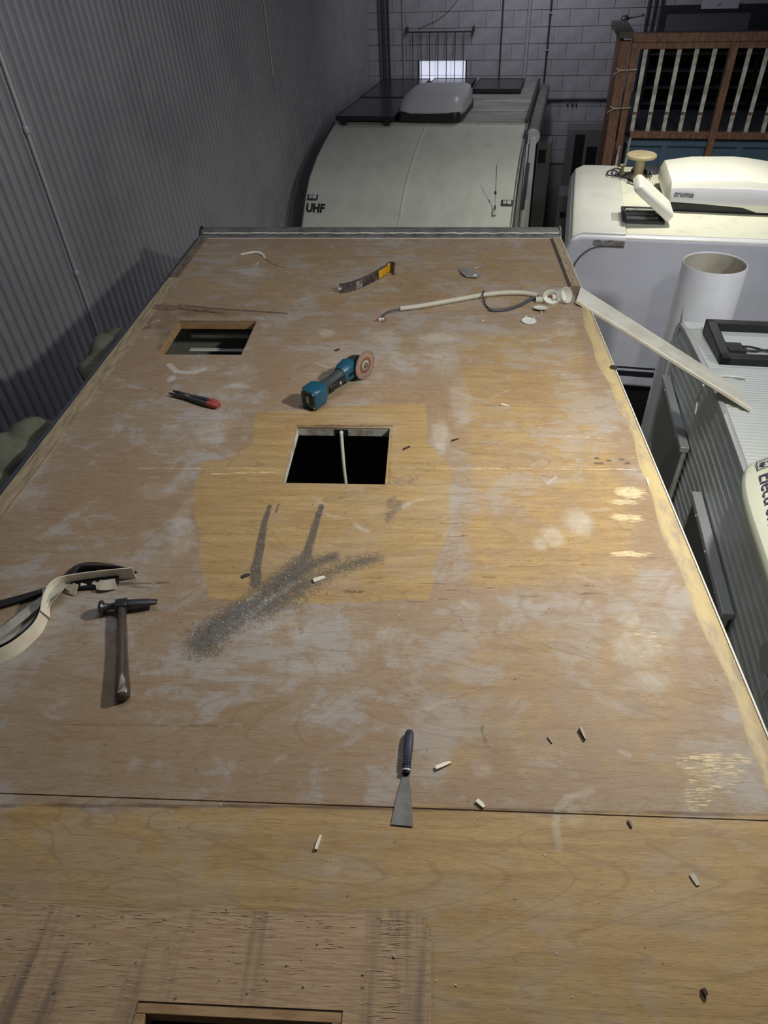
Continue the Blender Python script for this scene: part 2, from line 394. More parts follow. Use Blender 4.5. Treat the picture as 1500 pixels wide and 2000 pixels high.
# slim strip coloured as daylight coming through one lap, upper part
MB().box(.012, .018, 7.896, 7.908, 2.95, 4.6).build('daylight_lap_strip', mat('painted_daylight', (.75, .68, .55), .5), wl)

# conduit up the left wall with two couplings
t = thing('conduit_pipe', 'thin grey pipe running up the corrugated left wall with small couplings', 'pipe', FB, (WX + .03, 3.83, 0), group=None)
MB().tube([(0, 0, .0), (0, 0, 4.6)], .013, 10).build('pipe', M['alu'], t, smooth=60)
for z in (2.404, 3.249):
    MB().lathe([(.016, z - .02), (.018, z - .015), (.018, z + .015), (.016, z + .02)], 12).build('coupling', M['alu'], t, smooth=40)

# back wall of painted blocks
wb = thing('wall_back', None, None, FB, (0, BY, 0), kind='structure')
HW = (-2.31, -1.54); HZ = (2.02, 2.58)
bk = MB()
for x0, x1, z0, z1 in ((WX, HW[0], 0, 4.6), (HW[1], 5.5, 0, 4.6), (HW[0], HW[1], 0, HZ[0]), (HW[0], HW[1], HZ[1], 4.6)):
    bk.box(x0, x1, .012, .2, z0, z1)
bk.build('wall_core', M['mortar'], wb)
cw, chh, g = .40, .2, .0035
cache = {}
z = 1.16; row = 0
while z < 4.3:
    x = WX - (.2 if row % 2 else 0)
    while x < 3.4:
        spans = [(max(x, WX) + g, x + cw - g)]
        if z + chh > HZ[0] + .02 and z < HZ[1] - .02:
            ns = []
            for a, b in spans:
                if b <= HW[0] or a >= HW[1]: ns.append((a, b)); continue
                if a < HW[0] - .03: ns.append((a, HW[0]))
                if b > HW[1] + .03: ns.append((HW[1], b))
            spans = ns
        for a, b in spans:
            if b - a < .03: continue
            key = round(b - a, 3)
            if key not in cache:
                ob = MB().box(0, b - a, -.006, .02, g, chh - g).build('block', M['block'], wb); cache[key] = ob
            else: ob = copy_part(cache[key], wb)
            ob.location = (a, random.uniform(-.0015, .0015), z)
        x += cw
    z += chh; row += 1

w1 = thing('window_1', None, None, FB, (0, BY, 0), kind='structure')
fr = MB(); a, b = HW; c, d = HZ
for r in ((a, a + .025, c, d), (b - .025, b, c, d), (a, b, c, c + .025), (a, b, d - .025, d)): fr.box(r[0], r[1], .01, .06, r[2], r[3])
fr.build('window_frame', M['darkgrey'], w1, bev=.002)
px = [a + .025, a + .27, a + .51, b - .025]; pz = [c + .025, (c + d) / 2 + .06, d - .025]
for i in range(3):
    for j in range(2):
        MB().box(px[i] + .003, px[i + 1] - .003, .04, .05, pz[j] + .003, pz[j + 1] - .003).build('pane', M['window_light'], w1)
t = thing('window_grille', 'dark steel bar grille mounted over the small bright window', 'grille', FB, (0, BY - .09, 0))
MB().box(-2.47, -1.43, -.01, .01, 2.915, 2.935).build('top_rail', M['darkgrey'], t)
for x in (-2.45, -1.45):
    MB().box(x - .012, x + .012, -.012, .08, 2.925, 2.99).build('bracket', M['darkgrey'], t)
b0 = None
for i in range(7):
    x = -2.365 + i * .1295
    if b0 is None:
        b0 = MB().tube([(0, 0, 1.95), (0, 0, 2.92)], .0065, 8).build('bar', M['darkgrey'], t, smooth=60)
        bz = b0
    else: bz = copy_part(b0, t)
    bz.location = (x, 0, 0)
MB().box(-2.47, -1.43, -.01, .01, 1.94, 1.96).build('bottom_rail', M['darkgrey'], t)

def vpipe(label, x, r, z0, z1, m, clips=(), group=None, y=BY - .03, lean=0):
    t = thing('wall_pipe', label, 'pipe', FB, (x, y, 0), group=group)
    MB().tube([(0, 0, z0), (lean, 0, z1)], r, 8).build('pipe', m, t, smooth=60)
    for z in clips: MB().lathe([(r * 1.3, z - .01), (r * 1.9, z), (r * 1.3, z + .01)], 10).build('clip', M['alu'], t, smooth=60)
    return t
for i in range(4):
    vpipe(('leftmost', 'second from left', 'third from left', 'rightmost')[i] + ' of the four dark pipes by the corner of the block wall', -2.88 + i * .045, .015, 1.2, 4.6, M['darkgrey'] if i % 2 else M['side_blue'], (), 'four parallel pipes at the corner')
vpipe('thin pale pipe on block wall left of the window', -2.52, .007, 1.2, 4.6, M['block'])
vpipe('dark pipe on block wall right of the window grille', -1.04, .012, 1.2, 4.6, M['darkgrey'])
vpipe('wide pale pipe on block wall between two dark ones', -.66, .03, 1.2, 4.6, M['block'])
vpipe('dark wall pipe with shiny clips reaching up above the caravan corner', -.36, .014, 1.2, 4.6, M['darkgrey'], (2.68, 3.12))
t = thing('horizontal_conduit', 'horizontal dark conduit on block wall right of the far caravan', 'pipe', FB, (0, BY - .03, 2.05))
MB().tube([(-.34, 0, 0), (.1, 0, .005), (1.0, 0, .01)], .018, 8).build('pipe', M['darkgrey'], t, smooth=60)
for x in (.02, .09, .15): MB().box(x, x + .02, -.005, .02, -.08, -.05).build('clip', M['black'], t)
t = MB().tube(smooth_path([(-2.3, BY - .012, 2.96), (-2.0, BY - .012, 3.06), (-1.75, BY - .012, 3.25), (-1.5, BY - .012, 3.6), (-1.45, BY - .012, 4.0)]), .004, 6).build('loose_wire', M['cable_grey'], F=FB, smooth=60)
tag(t, 'thin loose wire arcing up the block wall above the window', 'wire')

# ---- upper right: framed opening and notice behind the balcony
t = thing('framed_board', 'dark framed grey board on the back wall behind the timber balcony', 'board', FB, (0, BY - .05, 0))
MB().box(1.15, 2.55, 0, .035, 2.72, 3.10).build('panel', mat('grey_board', (.10, .10, .115), .7), t)
for r in ((1.15, 2.6, 3.10, 3.18), (1.15, 1.22, 2.6, 3.1), (2.33, 2.6, 2.6, 3.1), (1.15, 2.6, 2.55, 2.72)): MB().box(r[0], r[1], -.02, .03, r[2], r[3]).build('frame', M['black'], t)
t = thing('paper_notice', 'white paper notice with purple scrawl at the top right', 'notice', FB, (0, BY - .08, 0))
MB().box(1.66, 2.14, -.004, 0, 3.135, 3.235).build('sheet', M['paper'], t)
text_obj('lettering', 'all', .05, mat('purple_ink', (.06, .05, .2), .6), t, (1.87, -.005, 3.165), (R_(90), 0, 0), ext=.0005)
t = thing('shadow_shelving', 'added black shelving standing in for the shadow behind the white balusters', 'shelving', FB, (0, 10.6, 0))  # black shelves added to stand in for the dark space here
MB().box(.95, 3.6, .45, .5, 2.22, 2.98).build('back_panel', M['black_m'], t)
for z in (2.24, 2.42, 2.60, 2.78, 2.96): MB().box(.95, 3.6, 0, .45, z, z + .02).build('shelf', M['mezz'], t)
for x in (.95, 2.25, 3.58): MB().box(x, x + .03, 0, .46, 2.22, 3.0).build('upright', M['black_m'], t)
t = thing('glass_sheet', 'narrow shiny clear strip lying on the dark shelving', 'strip', FB, (1.15, 10.55, 2.98))
MB().box(0, .62, 0, .02, 0, .012).build('strip', M['alu'], t)
t = thing('wall_bracket_lamp', 'short dark spigot fitting with shiny tip on back wall', 'fitting', FB, (.62, BY - .3, 3.05))
MB().lathe([(.03, 0), (.045, .02), (.04, .08), (.012, .1), (.012, .26), (.018, .27), (.018, .3)], 12, Matrix.Rotation(R_(80), 4, 'Y')).build('fitting', M['steel_dark'], t, smooth=50)
for i in range(3):
    vpipe(('left', 'middle', 'right')[i] + ' one of three dark pipes behind the top corner of the timber balcony', .98 + i * .085, .022, 1.2, 4.6, M['darkgrey'], (), 'three pipes behind the balcony')

# ---- timber balcony (mezzanine) with white balusters and blue boarding
mz = thing('timber_balcony', 'brown timber balcony with white balusters and blue boarding below', 'balcony', FB, (0, 9, 0))
MB().box(.62, 4.2, -.045, .045, 3.09, 3.17).build('top_rail', M['red_timber'], mz, bev=.004)
MB().box(.62, 4.2, -.03, .04, 3.03, 3.09).build('under_rail', M['red_timber'], mz, bev=.003)
MB().box(.76, 4.2, -.045, .045, 2.185, 2.25).build('bottom_rail', M['red_timber'], mz, bev=.004)
MB().box(.50, .61, -.02, .09, .9, 3.10).build('corner_post', M['red_timber'], mz, bev=.004)
MB().box(.625, .70, -.035, .06, .9, 3.03).build('inner_post', M['red_timber'], mz, bev=.004)
MB().box(1.615, 1.69, -.055, .045, 1.5, 3.09).build('middle_post', M['red_timber'], mz, bev=.004)
MB().box(2.65, 2.72, -.055, .045, 1.5, 3.09).build('middle_post', M['red_timber'], mz, bev=.004)
MB().box(.50, .535, .1, 1.05, .9, 3.12).build('side_boarding', M['red_timber'], mz)
MB().prism([(.47, -.06), (.62, -.06), (.60, 1.05), (.42, 1.05)], 2, 3.13, 3.19).build('cap_board', M['cap_timber'], mz, bev=.004)
bx0 = None
for x in (.775, .945, 1.12, 1.295, 1.475, 1.82, 1.995, 2.17, 2.35, 2.53, 2.85, 3.02):
    if bx0 is None:
        bx0 = MB().box(-.022, .022, -.012, .012, 2.25, 3.03).build('baluster', M['baluster'], mz, bev=.002)
        bb = MB().box(-.024, .024, -.018, -.012, 2.42, 2.445).build('baluster_tie', M['red_timber'], bx0)
        bx0.location = (x, 0, 0)
    else:
        c = copy_part(bx0, mz, (x, random.uniform(-.01, .01), 0)); copy_part(bb, c)
MB().box(.62, 4.2, .0, 3.0, 2.13, 2.18).build('deck', M['mezz'], mz)
for x0, x1 in ((.74, 1.14), (1.2, 1.62), (1.7, 1.95), (2.01, 2.62), (2.7, 3.3), (3.36, 4.2)):
    MB().box(x0, x1, .02, .04, 1.0, 2.10).build('blue_panel', M['blue_panel'], mz, bev=.002)
MB().box(.74, 4.2, .045, .06, .9, 2.18).build('blue_backing', M['blue_panel'], mz)
for x in (1.17, 1.98, 3.33): MB().box(x - .035, x + .035, .0, .045, .95, 2.13).build('blue_batten', M['blue_panel'], mz, bev=.002)
MB().box(.74, 4.2, -.005, .045, 2.10, 2.16).build('blue_batten', M['blue_panel'], mz, bev=.002)
for i, (z, r) in enumerate(((2.86, 1), (2.50, 1))):
    t = thing('string_tie', ('upper' if i == 0 else 'lower') + ' white string tied around the corner post of the timber balcony', 'string', FB, (0, 9, 0))
    MB().tube(smooth_path([(.49, -.03, z), (.54, -.045, z - .02), (.60, -.05, z - .015), (.70, -.06, z - .01), (.72, .0, z - .01)]), .005, 5).build('cord', M['cable_white'], t, smooth=60)
    MB().tube(smooth_path([(.47, -.035, z - .06), (.54, -.045, z - .02), (.57, -.05, z - .015)]), .005, 5).build('tail', M['cable_white'], t, smooth=60)
for x, z1, nm in ((.63, 2.12, 'left'), (.735, 2.2, 'right')):
    t = thing('white_pole', nm + ' thin white pole leaning at the foot of the balcony corner post', 'pole', FB, (x, 8.9, 1.2))
    MB().tube([(0, 0, -1.2), (.03, 0, z1 - 1.2)], .014, 8).build('pole', M['baluster'], t, smooth=60)

# ---- clutter in the dark aisle between the far caravan and the balcony
def cabinet(label, x, y, w, d, h, m, doors):
    t = thing('old_cabinet', label, 'cabinet', FB, (x, y, 0))
    MB().box(0, w, 0, d, 0, h).build('body', m, t, bev=.005)
    for a, b, c, e in doors: MB().box(a, b, -.012, 0, c, e).build('dark_panel', M['black'], t, bev=.002)
    return t
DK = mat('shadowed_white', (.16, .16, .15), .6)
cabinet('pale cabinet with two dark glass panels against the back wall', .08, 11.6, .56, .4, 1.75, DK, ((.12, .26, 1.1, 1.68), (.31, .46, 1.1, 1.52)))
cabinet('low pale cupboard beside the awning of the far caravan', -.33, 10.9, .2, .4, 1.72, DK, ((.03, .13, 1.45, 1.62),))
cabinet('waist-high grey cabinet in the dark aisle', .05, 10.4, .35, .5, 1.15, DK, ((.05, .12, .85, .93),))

# ================================================================ far caravan (frame FB)
c2 = thing('far_caravan', 'white caravan with curved front and rooftop panels parked beyond the stripped roof', 'caravan', FB, (0, 0, 0))
prof = [(7.02, .55), (7.12, 1.0), (7.25, 1.28), (7.45, 1.555), (7.68, 1.80), (7.90, 1.965), (8.24, 2.10), (8.60, 2.195), (9.03, 2.28), (9.10, 2.29), (9.6, 2.305), (10.5, 2.32), (11.97, 2.32), (11.98, .5), (7.05, .5)]
CX0, CX1 = -2.80, -.40
MB().prism(prof[:10] + [(9.10, .5)], 0, CX0, CX1).build('front_shell', M['c2_white'], c2, bev=.025, seg=3)
MB().prism([(9.1, .5), (9.1, 2.288), (9.6, 2.303), (10.5, 2.318), (11.96, 2.318), (11.96, .5)], 0, CX0 + .01, CX1 - .01).build('rear_body', M['c2_roof'], c2, bev=.01)
# moulding over the nose and edge trims
def nose_strip(x, w, h, name, m, xo=0, pts=None):
    q = prof[1:10]; rs = []
    for y_, z_ in q: rs.append([(x + xo * (z_ - 2.28) - w / 2, y_, z_ - .01), (x + xo * (z_ - 2.28) - w / 4, y_ - .3 * h, z_ + h), (x + xo * (z_ - 2.28) + w / 4, y_ - .3 * h, z_ + h), (x + xo * (z_ - 2.28) + w / 2, y_, z_ - .01)])
    return MB().rings([[Vector(p) for p in r] for r in rs]).build(name, m, c2, smooth=50)
nose_strip(-1.62, .035, .008, 'centre_moulding', M['c2_white'], xo=.06)
nose_strip(CX0 + .006, .03, .012, 'edge_trim', M['darkgrey'])
nose_strip(CX1 - .03, .02, .01, 'edge_trim', M['alu_dull'])
nose_strip(CX1 - .004, .02, .012, 'edge_trim', M['darkgrey'])
MB().box(CX0, CX1, 9.07, 9.11, 2.285, 2.297).build('roof_joint', M['grey_trim'], c2)
MB().box(CX1 - .045, CX1 - .01, 9.1, 11.95, 2.30, 2.345).build('roof_edge_rail', M['darkgrey'], c2, bev=.004)
for yj in (9.75, 10.35): MB().box(-1.1, CX1 - .05, yj, yj + .012, 2.31, 2.322).build('roof_seam', M['c2_white'], c2)
# marker lamps on nose
def on_nose(u, v, lift=.0):
    """pixel -> point on the nose surface plus its slope"""
    best = None
    for (y0, z0), (y1, z1) in zip(prof[1:10], prof[2:10]):
        o = FB.inverted() @ CAM; d = FB3 @ ray(u, v); nrm = Vector((0, -(z1 - z0), (y1 - y0))).normalized()
        t = nrm.dot(Vector((0, y0, z0)) - o) / nrm.dot(d); p = o + d * t
        if y0 - 1e-3 <= p.y <= y1 + 1e-3: best = (p + nrm * lift, math.atan2(z1 - z0, y1 - y0))
    return best
for i, (u, v) in enumerate(((611, 386), (990, 397))):
    p, sl = on_nose(u, v)
    T = Matrix.Translation(p) @ Matrix.Rotation(sl, 4, 'X')
    o = MB().box(-.062, .062, -.036, .036, 0, .012, T).build('marker_lamp', M['darkgrey'], c2, bev=.006)
    MB().box(-.045, -.005, -.022, .022, .008, .024, T).build('lens', M['alu'], o, bev=.006)
    MB().box(0, .045, -.022, .022, .008, .024, T).build('lens', M['c2_white'], o, bev=.006)
p, sl = on_nose(597, 413.5, .002)
o = text_obj('lettering', 'UHF', .135, M['text_dark'], c2, p, (sl, 0, 0), ext=.001, bold=.0065, xs=.85); o['label'] = 'black letters UHF'
# antenna
p, sl = on_nose(966, 417); pt = at(FB, 970, 322, 1, p.y + .12)
an = MB().box(-.02, .02, -.03, .03, -.004, .03, Matrix.Translation(p) @ Matrix.Rotation(sl, 4, 'X')).build('antenna', M['grey_trim'], c2, bev=.006)
q = p + Vector((0, 0, .03)); d = (pt - q)
MB().tube([q, q + d * .12], .008, 8).build('antenna_spring', M['black'], an, smooth=60)
MB().tube([q + d * .1, q + d * .36], .0035, 6).build('antenna_rod', M['alu'], an, smooth=60)
MB().tube([q + d * .36, q + d * .43], .011, 8).build('antenna_coil', M['black'], an, smooth=60)
MB().tube([q + d * .43, pt], .0035, 6).build('antenna_whip', M['darkgrey'], an, smooth=60)
# solar panels
PV = mat('solar_glass', (.035, .037, .042), .22, spec=.5)
for x0, x1, y0, y1 in ((-2.73, -2.02, 8.98, 10.18), (-2.75, -2.05, 10.24, 11.7), (-1.97, -1.36, 10.85, 11.75), (-1.28, -.64, 10.85, 11.7)):
    o = MB().box(x0, x1, y0, y1, 2.345, 2.378).build('solar_panel', PV, c2, bev=.002)
    f = MB()
    for r in ((x0 - .012, x1 + .012, y0 - .012, y0), (x0 - .012, x1 + .012, y1, y1 + .012), (x0 - .012, x0, y0, y1), (x1, x1 + .012, y0, y1)): f.box(r[0], r[1], r[2], r[3], 2.335, 2.382)
    f.build('panel_frame', M['black'], o)
    for x in (x0 + .05, x1 - .12): MB().box(x, x + .07, y0 - .01, y0 + .05, 2.29, 2.35).build('panel_foot', M['black'], o)
# rooftop air conditioner
ac = MB().prism([(-1.99, 9.10), (-1.95, 9.04), (-1.27, 9.03), (-1.22, 9.08), (-1.17, 10.0), (-1.25, 10.1), (-1.85, 10.1), (-1.97, 9.9)], 2, 2.30, 2.42).build('air_conditioner', M['black'], c2, bev=.02)
def rr(xc, yc, hx, hy, z, n=32, e=.35):
    return [Vector((xc + hx * math.copysign(abs(math.cos(2 * math.pi * j / n)) ** e, math.cos(2 * math.pi * j / n)), yc + hy * math.copysign(abs(math.sin(2 * math.pi * j / n)) ** e, math.sin(2 * math.pi * j / n)), z)) for j in range(n)]
MB().rings([rr(-1.585, 9.56, .41, .52, 2.39), rr(-1.585, 9.56, .42, .53, 2.42), rr(-1.585, 9.58, .405, .50, 2.50), rr(-1.56, 9.60, .36, .46, 2.56), rr(-1.55, 9.62, .32, .42, 2.575), rr(-1.55, 9.62, .2, .3, 2.58)]).build('air_conditioner_cover', M['ac2'], ac, smooth=45)
# awning along the right roof edge
aw = MB().loft([(0, 0, 0, .07, .085), (3.0, 0, 0, .07, .085)], 20, Matrix.Rotation(R_(90), 4, 'Z') @ Matrix.Translation((-.1, 0, 0)), e=.6).build('awning', M['alu_dull'], c2, smooth=45)
aw.location = (-.33, 8.9, 2.22); aw['label'] = 'long grey awning cassette'
MB().lathe([(.02, -.03), (.075, -.03), (.085, -.015), (.085, .02)], 20, Matrix.Translation((0, -.12, 0)) @ Matrix.Rotation(R_(-90), 4, 'X')).build('end_cap', M['alu'], aw, smooth=40)
MB().box(-.10, -.05, -.2, .0, -.05, .05).build('wall_bracket', M['darkgrey'], aw, bev=.008)
MB().bar((.01, -.14, .0), (.02, -.35, -1.5), .07, .05, Vector((0, 1, 0))).build('support_arm', M['alu'], aw, bev=.006)
MB().bar((-.05, -.14, .0), (-.05, -.35, -1.5), .025, .04, Vector((0, 1, 0))).build('support_arm', M['alu'], aw, bev=.004)
MB().bar((-.02, -.2, -.25), (-.035, -.28, -.75), .04, .03, Vector((0, 1, 0))).build('gas_strut', M['darkgrey'], aw, bev=.004)
MB().bar((-.015, -.25, -.65), (-.03, -.35, -1.15), .055, .04, Vector((0, 1, 0))).build('strut_cover', M['cable_white'], aw, bev=.012)

# ================================================================ right-hand caravan parked crosswise (FB)
c3 = thing('crosswise_caravan', 'large white caravan parked crosswise on the right with an open roof hatch', 'caravan', FB, (0, 0, 0))
Y0, Y1 = 5.56, 7.62
pr = [(.30, .9), (.22, 1.4), (.155, 1.8), (.125, 2.0), (.13, 2.10), (.16, 2.17), (.24, 2.205), (.60, 2.205), (5.0, 2.205), (5.0, .9)]
MB().prism(pr, 1, Y0, Y1).build('side_shell', M['c3_side'], c3, bev=.035, seg=4)
MB().prism([(.15, 2.14), (.17, 2.186), (.25, 2.222), (.58, 2.222), (.58, 2.19), (.25, 2.19), (.185, 2.15)], 1, Y0 + .03, Y1 - .02).build('front_cap', M['shell_white'], c3, bev=.01, seg=3)
MB().box(.585, 4.95, Y0 + .06, Y1 - .02, 2.19, 2.212).build('roof_skin', M['c3_roof'], c3, bev=.006)
MB().tube(smooth_path([(.58, Y0 + .02, 2.185), (2, Y0 + .02, 2.185), (4.9, Y0 + .02, 2.185)]), .016, 10).build('roof_edge_trim', M['shell_white'], c3, smooth=60)
MB().ribbon(smooth_path([(.575, Y0 - .005, 2.14), (.40, Y0 - .005, 2.135), (.30, Y0 - .005, 2.12), (.22, Y0 - .005, 2.04), (.19, Y0 - .005, 1.93), (.185, Y0 - .005, 1.7)]), [(0, 0, 1)] * 3 + [(0, 0, 1)] * 40, .012, .012)
MB().tube(smooth_path([(.575, Y0 - .002, 2.128), (.42, Y0 - .002, 2.128), (.32, Y0 - .002, 2.10), (.24, Y0 - .002, 2.02), (.20, Y0 - .002, 1.9), (.19, Y0 - .002, 1.7)]), .008, 6).build('side_moulding', mat('grimy_seam', (.16, .15, .14), .8), c3, smooth=60)
MB().box(.34, .575, Y0 - .012, Y0 + .03, 2.135, 2.178).build('sealant_patch', mat('dirty_sealant', (.30, .29, .27), .8, col2=(.12, .11, .10), nscale=25, bumps=.5), c3, bev=.004)
MB().box(.3, 4.9, Y0 - .004, Y0 + .01, 1.085, 1.10).build('side_stripe', M['black'], c3)
MB().box(.3, 4.9, Y0 - .004, Y0 + .01, 1.01, 1.06).build('side_stripe', M['black'], c3)
MB().box(.5, 4.9, Y0 + .1, Y1 - .1, .35, .9).build('chassis', M['black_m'], c3)
for x in (2.4, 3.2):
    MB().lathe([(.05, -.1), (.2, -.1), (.3, -.08), (.32, 0), (.3, .08), (.2, .1)], 24, Matrix.Translation((x, Y0 + .25, .32)) @ Matrix.Rotation(R_(90), 4, 'X')).build('wheel', M['black'], c3, smooth=50)
# air conditioner with lettering
a3 = MB().prism([(.90, Y0 + .74), (.93, Y0 + .66), (2.2, Y0 + .60), (2.25, Y0 + 1.3), (1.1, Y0 + 1.45), (.93, Y0 + 1.35)], 2, 2.205, 2.29).build('air_conditioner', M['black'], c3, bev=.02)
def loftx(secs, name, m, par):
    """secs = (x, [(y,z)...])"""
    return MB().rings([[Vector((x, yy, zz)) for yy, zz in pts] for x, pts in secs]).build(name, m, par, smooth=38)
def acsec(x, yf, yb, zb, zt, r):
    return (x, [(yf, zb), (yf - .01, zb + .05), (yf + .02, zt - r), (yf + .02 + r * .5, zt - r * .25), (yf + .03 + r * 1.5, zt), (yb - r * 1.5, zt), (yb - r * .4, zt - r * .3), (yb, zt - r), (yb, zb)])
loftx([acsec(.90, Y0 + .72, Y0 + 1.38, 2.285, 2.38, .02), acsec(.93, Y0 + .66, Y0 + 1.43, 2.285, 2.43, .03), acsec(1.15, Y0 + .63, Y0 + 1.46, 2.285, 2.46, .04), acsec(1.5, Y0 + .61, Y0 + 1.46, 2.27, 2.47, .05),
       acsec(1.62, Y0 + .61, Y0 + 1.46, 2.235, 2.46, .05), acsec(1.95, Y0 + .6, Y0 + 1.44, 2.235, 2.42, .05), acsec(2.2, Y0 + .62, Y0 + 1.4, 2.235, 2.33, .04)], 'air_conditioner_cover', M['ac_white'], a3)
loftx([(x, [(Y0 + yy - .014, 2.29), (Y0 + yy - .020, 2.33), (Y0 + yy + .006, 2.33 + hh), (Y0 + yy + .02, 2.33 + hh), (Y0 + yy + .01, 2.29)]) for x, yy, hh in ((.935, .66, .06), (1.15, .63, .075), (1.5, .61, .08), (1.95, .6, .065), (2.15, .61, .03))], 'front_fascia', M['ac_face'], a3)
o = text_obj('lettering', 'truma', .062, M['darkgrey'], a3, (.955, Y0 + .626, 2.336), (R_(71), 0, R_(-7)), ext=.003, shear=.25, bold=.0012, xs=1.0); o['label'] = 'dark grey lettering truma'
# hatch with raised lid
HX0, HX1, HY0, HY1 = .56, .885, 5.86, 6.24
h = MB()
for r in ((HX0, HX1, HY0, HY0 + .02), (HX0, HX1, HY1 - .02, HY1), (HX0, HX0 + .02, HY0, HY1), (HX1 - .02, HX1, HY0, HY1)): h.box(r[0], r[1], r[2], r[3], 2.205, 2.235)
hf = h.build('roof_hatch', M['darkgrey'], c3, bev=.003)
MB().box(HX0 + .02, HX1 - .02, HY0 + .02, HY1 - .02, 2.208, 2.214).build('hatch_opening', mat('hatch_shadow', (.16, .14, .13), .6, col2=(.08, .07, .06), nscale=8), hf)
for yy in (HY0 + .09, HY0 + .19, HY0 + .29):
    MB().tube([(HX0 + .03, yy, 2.228), (HX1 - .05, yy, 2.228)], .018, 8).build('hatch_bar', M['alu_dull'], hf, smooth=60)
MB().box(HX0 - .09, HX0 - .01, HY0 + .02, HY0 + .24, 2.205, 2.222).build('hinge_plate', M['c3_roof'], hf, bev=.003)
ld = Matrix.Translation((HX1 + .02, 5.97, 2.24)) @ Matrix.Rotation(R_(37), 4, 'Y')
MB().rings([[ld @ Vector((a * s + -.195, b * s2, z)) for a, b in ((.19, .17), (.17, .19), (-.17, .19), (-.19, .17), (-.19, -.17), (-.17, -.19), (.17, -.19), (.19, -.17))] for z, s, s2 in ((0, 1, .9), (.05, 1, .9), (.075, .9, .8))]).build('hatch_lid', M['ac_white'], hf, bev=.01, smooth=40)
# small stain flecks / rail on cap
t = thing('round_stool', 'small round-topped tan pedestal standing on the crosswise caravan roof', 'stand', FB, (.748, 7.2, 2.212))
MB().lathe([(.02, .175), (.125, .175), (.138, .185), (.138, .2), (.125, .212), (.01, .214)], 32).build('top', M['stool'], t, smooth=40)
MB().lathe([(.075, 0), (.07, .02), (.045, .04), (.04, .15), (.055, .178)], 20).build('pedestal', M['stool'], t, smooth=50)
t = thing('black_cable', 'tangle of thin black cable with plug at the edge of the crosswise caravan roof', 'cable', FB, (0, 0, 0))
pts = [at(FB, u, v, 2, 2.24) for u, v in ((1240, 356), (1225, 348), (1210, 343), (1200, 332), (1187, 335), (1188, 342), (1205, 341), (1212, 332), (1200, 329), (1196, 340), (1212, 345), (1240, 332), (1262, 322), (1268, 332), (1272, 345))]
MB().tube(smooth_path(pts), .006, 6).build('cord', M['black'], t, smooth=60)
a, b = at(FB, 1227, 351, 2, 2.24), at(FB, 1244, 357, 2, 2.24)
MB().tube([a, b], .014, 8).build('plug', M['black'], t, smooth=60)
t = thing('cable_spool', 'small tan spool among the black cable', 'spool', FB, at(FB, 1214, 338, 2, 2.212))
MB().lathe([(.03, 0), (.03, .01), (.016, .015), (.016, .06), (.03, .065), (.03, .075)], 16).build('spool', M['stool'], t, smooth=40)
t = thing('flue_cover', 'low dark dish behind the pedestal on the crosswise caravan', 'dish', FB, (.85, 7.46, 2.212))
MB().lathe([(.15, 0), (.13, .03), (.08, .045), (.02, .05)], 28).build('dish', M['darkgrey'], t, smooth=50)

# ================================================================ white tube standing in the gap
t = thing('large_tube', 'large white open-topped plastic tube standing upright between the caravans', 'tube', FB, (1.045, 4.56, 0))
MB().lathe([(.197, 0), (.197, 2.395), (.192, 2.4), (.186, 2.395), (.186, .02)], 48, cap=False).build('tube_wall', M['tubeplastic'], t, smooth=60)
MB().lathe([(.1865, 2.39), (.1855, 2.392), (.1855, 1.2)], 48, cap=False).build('tube_lining', M['tubein'], t, smooth=60)
MB().box(.178, .184, -.05, -.02, 2.30, 2.37).build('red_sticker', M['red'], t)

# ================================================================ ribbed caravan on the right (frame F4)
c4 = thing('ribbed_caravan', 'grey caravan with ribbed side and pale ribbed roof beside the stripped roof', 'caravan', F4, (0, 0, 0))
X4 = 1.0
rl = [(-.6, 2.31), (2.36, 2.312), (2.9, 2.312), (3.33, 2.284), (3.63, 2.254), (3.89, 2.226), (4.05, 2.195), (4.09, 2.15), (4.07, 1.6), (4.0, 1.1), (3.9, .6)]
MB().prism(rl + [(-.6, .6)], 0, X4 + .02, 3.1).build('body', M['c4_face'], c4)
# side skin with ribs (geometry): horizontal grooves
def ztop(y):
    for (a, za), (b, zb) in zip(rl[:7], rl[1:7]):
        if a <= y <= b: return za + (zb - za) * (y - a) / (b - a)
    return rl[0][1]
ys = [-.6 + i * .1 for i in range(46)] + [4.0, 4.085]
zs = []; zz = 0
prof_r = []
while zz < 1.75:
    prof_r += [(zz, 0), (zz + .004, .0018), (zz + .010, .0026), (zz + .016, .0018), (zz + .020, 0), (zz + .048, 0)]; zz += .052
rows = [[(X4 - dx, yy, ztop(yy) - .02 - dz) for dz, dx in prof_r] for yy in ys]
nq = len(prof_r); vs = [p for r in rows for p in r]
MB().add(vs, [(i * nq + j, i * nq + j + 1, (i + 1) * nq + j + 1, (i + 1) * nq + j) for i in range(len(ys) - 1) for j in range(nq - 1)]).build('ribbed_skin', M['c4_face'], c4, smooth=80)
